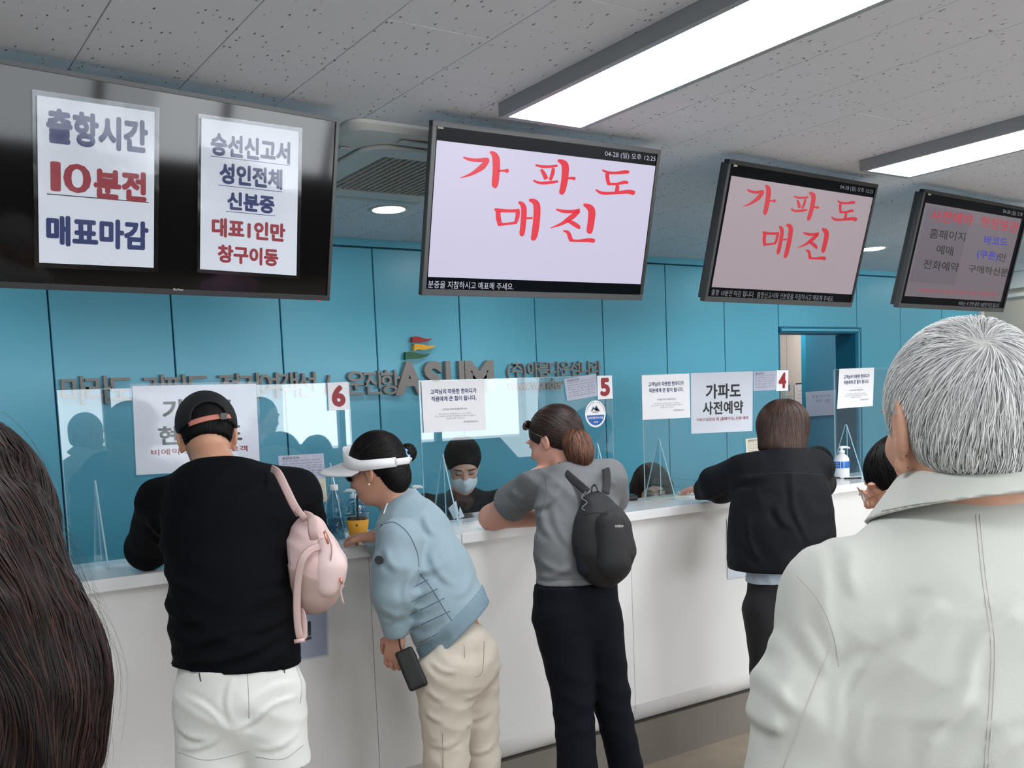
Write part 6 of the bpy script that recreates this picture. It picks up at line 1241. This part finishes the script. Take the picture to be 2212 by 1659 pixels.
    fcut = Sdf(); fcut.ell(hc+f_*0.11-u_*0.03, (0.075, 0.06, 0.09), fr); ha.sub(fcut, 0.01)
    for x in (-1, 1): ha.ell(hc+r_*x*0.094-u_*0.035+f_*0.012, (0.036, 0.038, 0.056), fr, 0.008, 's')
    skin('hair', ha, 0.004, mat('hair_base_grey', (196, 194, 190), 0.7, var=0.1, vscale=70), t)
    wh = hc+u_*0.072-f_*0.085-r_*0.012
    def flow(p):
        q = p-wh; q = q/(np.linalg.norm(q, axis=1)[:, None]+1e-6); sw = np.cross(q, -f_)*0.35; dist = np.linalg.norm(p-wh, axis=1)[:, None]
        return q+sw*np.exp(-dist/0.06)-UPV*np.clip(dist*3, 0, 0.8)
    Hg = hairmat('hair_silver', ((166, 168, 170), (216, 217, 217), (246, 246, 244)), 0.4, 0.5)
    rts = surf_pts(ha, 0.005, lambda V: (((V-hc)@u_ > -0.075)), 15000, 12)
    k_ = np.linalg.norm(rts-wh, axis=1); rts = rts[(k_ > 0.012) | (np.random.rand(len(rts)) > 0.6)]
    strands('hair_strands', ha, rts, flow, 6, 0.0060, Hg, t, 0.00042, 0.0006, 0.0050, 0.16, 3)
    low = surf_pts(ha, 0.005, lambda V: ((V-hc)@u_ < -0.02) & ((V-hc)@f_ < 0.0), 2600, 13)
    strands('hair_strands_dark', ha, low, flow, 5, 0.005, hairmat('hair_pepper', ((72, 76, 78), (120, 122, 122), (180, 180, 178))), t, 0.00038, 0.0006, 0.004, 0.2, 4)
oldman()

# ================================================================== LONG DARK HAIR, LEFT FOREGROUND
def longhair():
    D = 0.78; hc = W(-175, 1160, 0.84); t = thing('person', (hc[0], hc[1], 0), 'person with long wavy dark brown hair cut off by the left edge', 'person')
    f = nz(-R2+F2*0.35); r = np.cross(f, UPV); fr = frame(nz(F2-R2*0.5), 0.1); nk = hc-UPV*0.15-R2*0.03; ch = nk-UPV*0.18; pv = nk-UPV*0.58
    body = Sdf(); head(body, hc, fr, 1.0, True, nk); body.chain([nk, ch, pv], [0.05, 0.11, 0.11], 0.05, (f, 1.5)); sL, sR = nk-r*0.16-UPV*0.06, nk+r*0.14-UPV*0.07
    for sp, sg in ((sL, -1), (sR, 1)): el = sp-UPV*0.28+r*sg*0.03; wr_ = el-UPV*0.2+f*0.1; body.chain([sp, el, wr_], [0.04, 0.035, 0.024], 0.03); hand(body, wr_, -UPV, -r*sg, sg, 0.95, 0.5)
    an = legs_to_floor(pv-r*0.08, pv+r*0.08, f, body, 0.07, 0.05, 0.036, r*0); skin('body', body, 0.008, SK2, t)
    jk = Sdf(); jk.chain([nk-UPV*0.03, ch, pv-UPV*0.05], [0.07, 0.15, 0.15], 0.05, (f, 1.5)); jk.cap(sL, sR, 0.055, 0.055, 0.05)
    for sp, sg in ((sL, -1), (sR, 1)): el = sp-UPV*0.28+r*sg*0.03; jk.sleeve([sp, el, el-UPV*0.18+f*0.09], [0.062, 0.055, 0.04], 0.02)
    jk.half(pv-UPV*0.08, -UPV); jk.warp(folds(0.004, 0.08, None, 61)); skin('coat', jk, 0.008, mat('coat_black', (18, 17, 18), 0.8), t)
    tr = Sdf()
    for kn, a_ in an: tr.chain([V3(a_[0], a_[1], 0.86), kn, a_], [0.09, 0.07, 0.055], 0.04)
    skin('trousers', tr, 0.012, MATS['trousers_black'], t); shoes(t, an, f, M_shoek)
    ha = Sdf(); ha.ell(hc+UPV*0.012+R2*0.004, (0.100, 0.112, 0.104), fr)
    ha.chain([W(-140, 1180, 0.80), W(-115, 1310, 0.76), W(-50, 1450, 0.73), W(-20, 1640, 0.73), W(-30, 1900, 0.74)], [0.088, 0.076, 0.072, 0.060, 0.045], 0.05, (F2, 1.2))
    ha.chain([W(-30, 1180, 0.77), W(-6, 1300, 0.745), W(52, 1400, 0.73), W(92, 1480, 0.725), W(80, 1600, 0.725), W(70, 1700, 0.73)], [0.034, 0.033, 0.034, 0.031, 0.026, 0.018], 0.03)
    fc = Sdf(); fc.ell(hc+fr[1]*0.11-UPV*0.04, (0.06, 0.06, 0.09), fr); ha.sub(fc, 0.01); ha.warp(folds(0.0025, 0.03, [nz(R2+UPV*0.15)], 62))
    skin('hair', ha, 0.005, mat('hair_base_darkbrown', (20, 12, 11), 0.7, spec=0.2), t)
    ax = [W(-140, 1030, 0.8), W(-20, 1180, 0.77), W(14, 1300, 0.745), W(80, 1400, 0.73), W(116, 1480, 0.725), W(96, 1600, 0.725), W(74, 1760, 0.73)]
    zs = np.array([a[2] for a in ax])[::-1]; dx = [nz(ax[min(i+1, 6)]-ax[max(i-1, 0)]) for i in range(7)][::-1]; dx = np.array(dx)
    def flow(p): return np.stack([np.interp(p[:, 2], zs, dx[:, k]) for k in range(3)], 1)+np.sin(p@(R2*160)+p[:, 2:3].ravel()*40)[:, None]*R2*0.12
    rts = surf_pts(ha, 0.006, lambda V: ((V-hc)@R2 > -0.07) & ((V-hc)@F2 < 0.05), 9000, 14)
    strands('hair_strands', ha, rts, flow, 9, 0.011, hairmat('hair_espresso', ((9, 6, 6), (22, 13, 12), (60, 38, 32)), 0.5, 0.2), t, 0.00055, 0.0004, 0.0035, 0.06, 5)
    fly = surf_pts(ha, 0.006, lambda V: ((V-hc)@R2 > 0.02) & ((V-hc)@F2 < 0.0), 420, 15)
    strands('flyaway_strands', ha, fly, flow, 9, 0.010, MATS['hair_espresso'], t, 0.00018, 0.004, 0.012, 0.25, 6)
longhair()

# ================================================================== WOMAN WITH GLASSES AND THE PINK TOP
def specs():
    hc = W(1952, 1036, 2.48); t = thing('person', (hc[0]+0.02, hc[1]-0.05, 0), 'person with black hair and gold-rimmed glasses, looking down beyond the old man', 'person')
    f = nz(-R2*0.94+F2*0.25); fr = frame(f, 0.38); r_, f_, u_ = fr; r = np.cross(f, UPV); nk = hc-f*0.06-UPV*0.14; ch = nk-UPV*0.17-f*0.05; pv = nk-UPV*0.55-f*0.08
    body = Sdf(); head(body, hc, fr, 0.95, True, nk); body.chain([nk, ch, pv], [0.045, 0.09, 0.09], 0.05)
    sL, sR = nk-r*0.15-UPV*0.06, nk+r*0.15-UPV*0.06; arms = []
    for sp in (sL, sR): el = sp-UPV*0.27+f*0.02; wr_ = el+f*0.20+UPV*0.03; arms.append((sp, el, wr_)); body.chain([sp, el, wr_], [0.038, 0.033, 0.023], 0.03); hand(body, wr_, f, UPV, 1, 0.9, 0.5)
    an = legs_to_floor(pv-r*0.07, pv+r*0.07, f, body, 0.07, 0.05, 0.036, r*0); skin('body', body, 0.006, SK4, t)
    jk = Sdf(); jk.chain([nk-UPV*0.02, ch, pv-UPV*0.05], [0.065, 0.13, 0.13], 0.05); jk.cap(sL, sR, 0.058, 0.058, 0.05)
    for sp, el, wr_ in arms: jk.sleeve([sp, el, el+(wr_-el)*0.8], [0.06, 0.052, 0.04], 0.02)
    jk.half(pv-UPV*0.06, -UPV); jk.warp(folds(0.004, 0.08, None, 71)); skin('jacket', jk, 0.009, mat('coat_beige', (176, 166, 150), 0.8), t)
    tr = Sdf()
    for kn, a_ in an: tr.chain([V3(a_[0], a_[1], 0.86), kn, a_], [0.09, 0.07, 0.055], 0.04)
    skin('trousers', tr, 0.014, MATS['trousers_black'], t); shoes(t, an, f, M_shoek)
    ha = Sdf(); ha.ell(hc+u_*0.024-f_*0.020, (0.088, 0.104, 0.096), fr); ha.ell(hc-f_*0.06-u_*0.05, (0.07, 0.055, 0.075), fr, 0.03); fc = Sdf(); fc.ell(hc+f_*0.095-u_*0.048, (0.075, 0.08, 0.075), fr); ha.sub(fc, 0.012)
    skin('hair', ha, 0.005, MATS['hair_base_black'], t)
    strands('hair_strands', ha, surf_pts(ha, 0.005, lambda V: (V-hc)@u_ > -0.10, 3000, 16), lambda p: np.tile(-UPV-f_*0.35, (len(p), 1)), 6, 0.012, H_blk, t, 0.0009, 0.0008, 0.003, 0.15)
    Mg = mat('gold_rim', (214, 150, 120), 0.25, metal=0.8)
    for x in (-1, 1):
        c_ = hc+f_*0.108+r_*x*0.034-u_*0.004; ring = [c_+r_*0.026*math.cos(a)+u_*0.024*math.sin(a)-f_*0.006*abs(math.cos(a)) for a in np.linspace(0, 2*math.pi, 28)]; tubeobj('glasses_rim', ring, 0.0014, Mg, t, 6)
        V = [c_+(q-c_)*0.98 for q in ring[:-1]]; meshobj('glasses_lens', V+[v+f_*0.0008 for v in V], [tuple(range(27)), tuple(range(53, 26, -1))], clearmat('lens_clear', (238, 242, 244), 0.02), t)
        tubeobj('temple_arm', [c_+r_*x*0.026, hc+f_*0.05+r_*x*0.078+u_*0.002, hc+r_*x*0.084-u_*0.0], 0.0016, Mg, t, 6)
    tubeobj('nose_bridge', [hc+f_*0.108-r_*0.009+u_*0.004, hc+f_*0.112+u_*0.008, hc+f_*0.108+r_*0.009+u_*0.004], 0.0013, Mg, t, 6)
specs()
def pink():
    hc = W(2430, 800, 1.95); t = thing('person', (hc[0], hc[1], 0), 'person in pale pink top, only the shoulder showing at the right edge', 'person'); f = F2; r = R2; fr = frame(f, 0.2); nk = hc-UPV*0.15; ch = nk-UPV*0.18; pv = nk-UPV*0.55
    body = Sdf(); head(body, hc, fr, 1.0, True, nk); body.chain([nk, ch, pv], [0.05, 0.1, 0.1], 0.05, (f, 1.5)); sL, sR = W(2246, 1016, 1.95), nk+r*0.17-UPV*0.06; arms = []
    for sp, sg in ((sL, -1), (sR, 1)): el = sp-UPV*0.28+r*sg*0.01; wr_ = el-UPV*0.1+f*0.18; arms.append((sp, el, wr_)); body.chain([sp, el, wr_], [0.04, 0.035, 0.024], 0.03); hand(body, wr_, nz(f-UPV*0.3), UPV, -sg, 0.95, 0.5)
    an = legs_to_floor(pv-r*0.08, pv+r*0.08, f, body, 0.07, 0.05, 0.036, r*0); skin('body', body, 0.009, SK2, t)
    jk = Sdf(); jk.chain([nk-UPV*0.03, ch, pv-UPV*0.05], [0.075, 0.16, 0.16], 0.05, (f, 1.5)); jk.cap(sL, sR, 0.06, 0.06, 0.05); jk.cap(sL+r*0.03+UPV*0.01, nk, 0.05, 0.05, 0.05)
    for sp, el, wr_ in arms: jk.sleeve([sp, el, el+(wr_-el)*0.9], [0.064, 0.06, 0.045], 0.02)
    jk.half(pv-UPV*0.08, -UPV); jk.warp(folds(0.006, 0.07, [nz(UPV-r)], 81)); skin('pink_top', jk, 0.006, mat('cotton_pink', (226, 184, 214), 0.8, bump=0.2, bscale=200), t)
    tr = Sdf()
    for kn, a_ in an: tr.chain([V3(a_[0], a_[1], 0.86), kn, a_], [0.09, 0.07, 0.055], 0.04)
    skin('trousers', tr, 0.014, MATS['trousers_black'], t); shoes(t, an, f, M_shoek)
    ha = Sdf(); ha.ell(hc+UPV*0.02-f*0.015, (0.09, 0.105, 0.1), fr); fc = Sdf(); fc.ell(hc+f*0.10-UPV*0.04, (0.07, 0.07, 0.09), fr); ha.sub(fc, 0.01); skin('hair', ha, 0.008, MATS['hair_base_black'], t)
pink()

# ================================================================== THINGS ON THE COUNTER
Mcl = clearmat('bottle_clear', (214, 232, 238), 0.03, 1.45, bump=0.3, bscale=60, boost=1.6)
def on(u, v): return onZ(u, v, CT)
# water bottle
c = on(728, 1168); t = thing('water_bottle', (c[0], c[1], CT), 'clear plastic water bottle with white cap, left of the iced drink', 'bottle')
def H(v, c): return onP(728, v, c, F2)[2]-CT
h_ = 0.215; sc_ = h_/0.215; prof = [(0.0, 0.002), (0.024, 0.0008), (0.031, 0.006)]
for k in range(9): prof += [(0.0325, 0.012+k*0.013), (0.0305, 0.018+k*0.013)]
prof += [(0.0325, 0.132), (0.031, 0.150), (0.024, 0.168), (0.014, 0.182), (0.0125, 0.188), (0.0125, 0.196)]
bm = bmesh.new(); lathe(bm, prof, (c[0], c[1], CT), 28); bmobj('bottle_shell', bm, Mcl, t, True)
bm = bmesh.new(); lathe(bm, [(0.0, 0.004), (0.029, 0.008), (0.0295, 0.085), (0.0, 0.085)], (c[0], c[1], CT), 24); bmobj('water', bm, clearmat('water_clear', (206, 228, 236), 0.01, 1.33), t, True)
bm = bmesh.new(); lathe(bm, [(0.0145, 0.188), (0.0150, 0.190), (0.0150, 0.206), (0.0140, 0.208), (0.0, 0.208)], (c[0], c[1], CT), 24); bmobj('cap', bm, mat('cap_white', (226, 230, 232), 0.4), t, True)
# iced coffee cup
c = onZ(773, 1168, CT); c = c+F2*0.03; t = thing('iced_coffee_cup', (c[0], c[1], CT), 'clear cup of iced coffee with yellow sleeve and domed lid by the reaching hand', 'cup')
bm = bmesh.new(); lathe(bm, [(0.028, 0.001), (0.030, 0.004), (0.043, 0.098), (0.045, 0.100)], (c[0], c[1], CT), 28); bmobj('cup_wall', bm, Mcl, t, True)
bm = bmesh.new(); lathe(bm, [(0.0, 0.003), (0.028, 0.004), (0.0405, 0.086), (0.0, 0.086)], (c[0], c[1], CT), 28); bmobj('coffee', bm, mat('coffee_brown', (84, 40, 20), 0.15), t, True)
bm = bmesh.new(); lathe(bm, [(0.0335, 0.020), (0.0415, 0.076), (0.0418, 0.076), (0.0338, 0.020)], (c[0], c[1], CT), 28); bmobj('paper_sleeve', bm, mat('sleeve_yellow', (226, 164, 44), 0.6), t, True)
bm = bmesh.new(); lathe(bm, [(0.046, 0.098), (0.047, 0.104), (0.042, 0.107), (0.038, 0.125), (0.028, 0.138), (0.012, 0.144)], (c[0], c[1], CT), 28); bmobj('dome_lid', bm, Mcl, t, True)
tubeobj('straw', [V3(c[0], c[1], CT+0.02), V3(c[0], c[1], CT+0.165)+R2*0.004], 0.0045, mat('straw_black', (20, 20, 22), 0.4), t, 8)
e_ = nz(EYE-c); bm = bmesh.new(); dq = Quad(c+V3(0, 0, .062)-F2*0.042-R2*0.004, c+V3(0, 0, .062)-F2*0.042+R2*0.004, c+V3(0, 0, .054)-F2*0.042+R2*0.004, c+V3(0, 0, .054)-F2*0.042-R2*0.004); bm.free()
qpoly(dq, [(0.5+0.5*math.cos(a), 0.5+0.5*math.sin(a)) for a in np.linspace(0, 6.0, 12)], mat('print_brown', (96, 60, 20), 0.5), t, 'sleeve_print', 0.0008)
def pump(c, label, hh, rr, clear=False, band=False, d=None):
    t = thing('pump_bottle', (c[0], c[1], CT), label, 'bottle', 'hand sanitiser pumps on the counter'); d = -R2 if d is None else d; Mw = mat('pump_white', (232, 234, 236), 0.35)
    bm = bmesh.new(); lathe(bm, [(0.0, 0.0008), (rr*0.92, 0.0008), (rr, 0.006), (rr, hh*0.72), (rr*0.94, hh*0.82), (rr*0.70, hh*0.93), (rr*0.36, hh), (rr*0.34, hh*1.02)], (c[0], c[1], CT), 32); bmobj('bottle_body', bm, Mcl if clear else Mw, t, True)
    if clear: bm = bmesh.new(); lathe(bm, [(0.0, 0.004), (rr*0.93, 0.008), (rr*0.93, hh*0.6), (0.0, hh*0.6)], (c[0], c[1], CT), 24); bmobj('gel', bm, MATS['water_clear'], t, True)
    z0 = CT+hh*1.02
    bm = bmesh.new(); lathe(bm, [(rr*0.42, 0), (rr*0.42, hh*0.12), (rr*0.2, hh*0.14), (rr*0.16, hh*0.16), (rr*0.16, hh*0.24)], (c[0], c[1], z0), 20); bmobj('collar', bm, Mw, t, True)
    p0 = V3(c[0], c[1], z0+hh*0.25); tubeobj('nozzle', [p0+(-d)*rr*0.35, p0, p0+d*rr*0.7, p0+d*rr*1.15-UPV*0.006], [0.006, 0.008, 0.006, 0.004], Mw, t, 8)
    if band:
        bm = bmesh.new(); lathe(bm, [(rr*1.004, hh*0.42), (rr*1.012, hh*0.425), (rr*1.012, hh*0.695), (rr*1.004, hh*0.70)], (c[0], c[1], CT), 32); bmobj('blue_label', bm, mat('label_blue', (28, 104, 190), 0.4), t, True)
        cc = V3(c[0], c[1], CT); n_ = nz([EYE[0]-c[0], EYE[1]-c[1], 0]); s_ = np.cross(n_, UPV)*-1
        for off in (-0.15, 0.28): P_ = cc+n_*rr*1.02*math.cos(off)+s_*rr*1.02*math.sin(off); box('label_gap', P_-np.array([.0012, .0012, -hh*0.425]), P_+np.array([.0012, .0012, hh*0.695]), Mw, t)
        lq = Quad(*[cc+n_*rr*1.03*math.cos(a)+s_*rr*1.03*math.sin(a)+UPV*z for a, z in ((-0.95, hh*0.66), (-0.3, hh*0.66), (-0.3, hh*0.50), (-0.95, hh*0.50))]); qtext(lq, 'Hand\nSanitizer', 0, 1, 0, 1, Mw, t, 0.01, 0.0012)
    return t
pump(on(1822, 1033)+F2*0.02, 'white pump bottle with broad blue label band at the right screen', 0.130, 0.0385, band=True, d=R2)
pump(on(762, 1150)+F2*0.09, 'clear pump bottle behind the iced coffee cup', 0.125, 0.034, True)
c_ = onY(898, 1095, 3.36); pump(V3(c_[0], c_[1], CT), 'clear pump bottle peeking over the blue jacket', 0.125, 0.032, True, d=R2)
c_ = onY(1322, 1060, 3.36); pump(V3(c_[0], c_[1], CT), 'clear pump bottle peeking behind the grey T-shirt shoulder', 0.125, 0.032, True, d=R2)
# stationery
t = thing('card_terminal', tuple(on(1358, 1078)), 'small black card reader with a pen by the long-haired clerk', 'card reader')
c = on(1358, 1080); s_ = Sdf(); s_.box(c+V3(0, 0, 0.013), (0.035, 0.05, 0.012), (R2, F2, UPV), 0.006); skin('reader_body', s_, 0.004, M_bez, t); tubeobj('stylus', [c+V3(0, 0.02, 0.02)-R2*0.02, c+V3(0, 0.02, 0.085)-R2*0.022], 0.003, M_bez, t, 6)
t = thing('white_calculator', tuple(on(1500, 1066)), 'white desk calculator with a looping white cable on the counter', 'calculator'); c = on(1498, 1068)
s_ = Sdf(); s_.box(c+V3(0, 0, 0.009), (0.075, 0.030, 0.008), (R2, F2, UPV), 0.005); skin('casing', s_, 0.004, M_white, t)
for i in range(7): box('key', c+R2*(-0.06+i*0.02)+V3(-0.006, -0.006, 0.0165), c+R2*(-0.06+i*0.02)+V3(0.006, 0.006, 0.020), mat('key_grey', (150, 152, 156), 0.5), t, 0.001, 1)
tubeobj('cable', spline([on(1497, 1062)+V3(0, 0, .002), W(1499, 1048, 4.35), W(1512, 1037, 4.35), W(1535, 1034, 4.35), V3(*on(1560, 1050)[:2], CT+0.004)], 6), 0.0022, M_white, t, 6)
for i, (u, v, a, lb) in enumerate(((1440, 1076, 0.3, 'loose form sheet on the counter under the screen foot by the long-haired clerk'), (1575, 1062, 0.1, 'loose form sheet on the counter under the navy sleeve'), (1100, 1122, -0.1, 'loose form sheet on the counter in front of the masked clerk'), (1870, 1030, 0.2, 'loose form sheet on the counter beyond the blue-banded pump'))):
    c = on(u, v); e = nz(R2*math.cos(a)+F2*math.sin(a)); g_ = np.cross(UPV, e); q = Quad(*[c+V3(0, 0, 0.0008)+e*x+g_*y for x, y in ((-0.09, 0.05), (0.09, 0.05), (0.09, -0.05), (-0.09, -0.05))]); t = thing('form_sheet', tuple(c), lb, 'paper', 'loose sheets on the counter'); slab('paper', q, M_paper if i else M_paperc, t, 0.0006)
# folded sheets in front of the masked clerk
for i, (pts, lb) in enumerate((([(968, 1098), (985, 1082), (992, 1115), (980, 1122)], 'white sheet held upright by the masked clerk, left one'), ([(990, 1112), (993, 1094), (1003, 1116), (988, 1122)], 'white sheet held upright by the masked clerk, right one'))):
    t, q = sheet(lb, pts, 3.50, 'held_sheet', 'paper', h=0.001, group='sheets held by the masked clerk')
for k, (u, v) in enumerate(((1806, 1034), (1842, 1035))):
    c = on(u, v); t = thing('ballpoint_pen', tuple(c), 'black pen lying left of the blue-banded pump' if k == 0 else 'black pen lying right of the blue-banded pump', 'pen'); bm = bmesh.new(); tube(bm, [c+V3(0, 0, .005)-R2*0.045, c+V3(0, 0, .005)+R2*0.045], 0.0042, 8); bmobj('barrel', bm, M_bez, t, True); tubeobj('tip', [c+V3(0, 0, .005)+R2*0.045, c+V3(0, 0, .004)+R2*0.055], [0.0035, 0.001], M_white, t, 8)
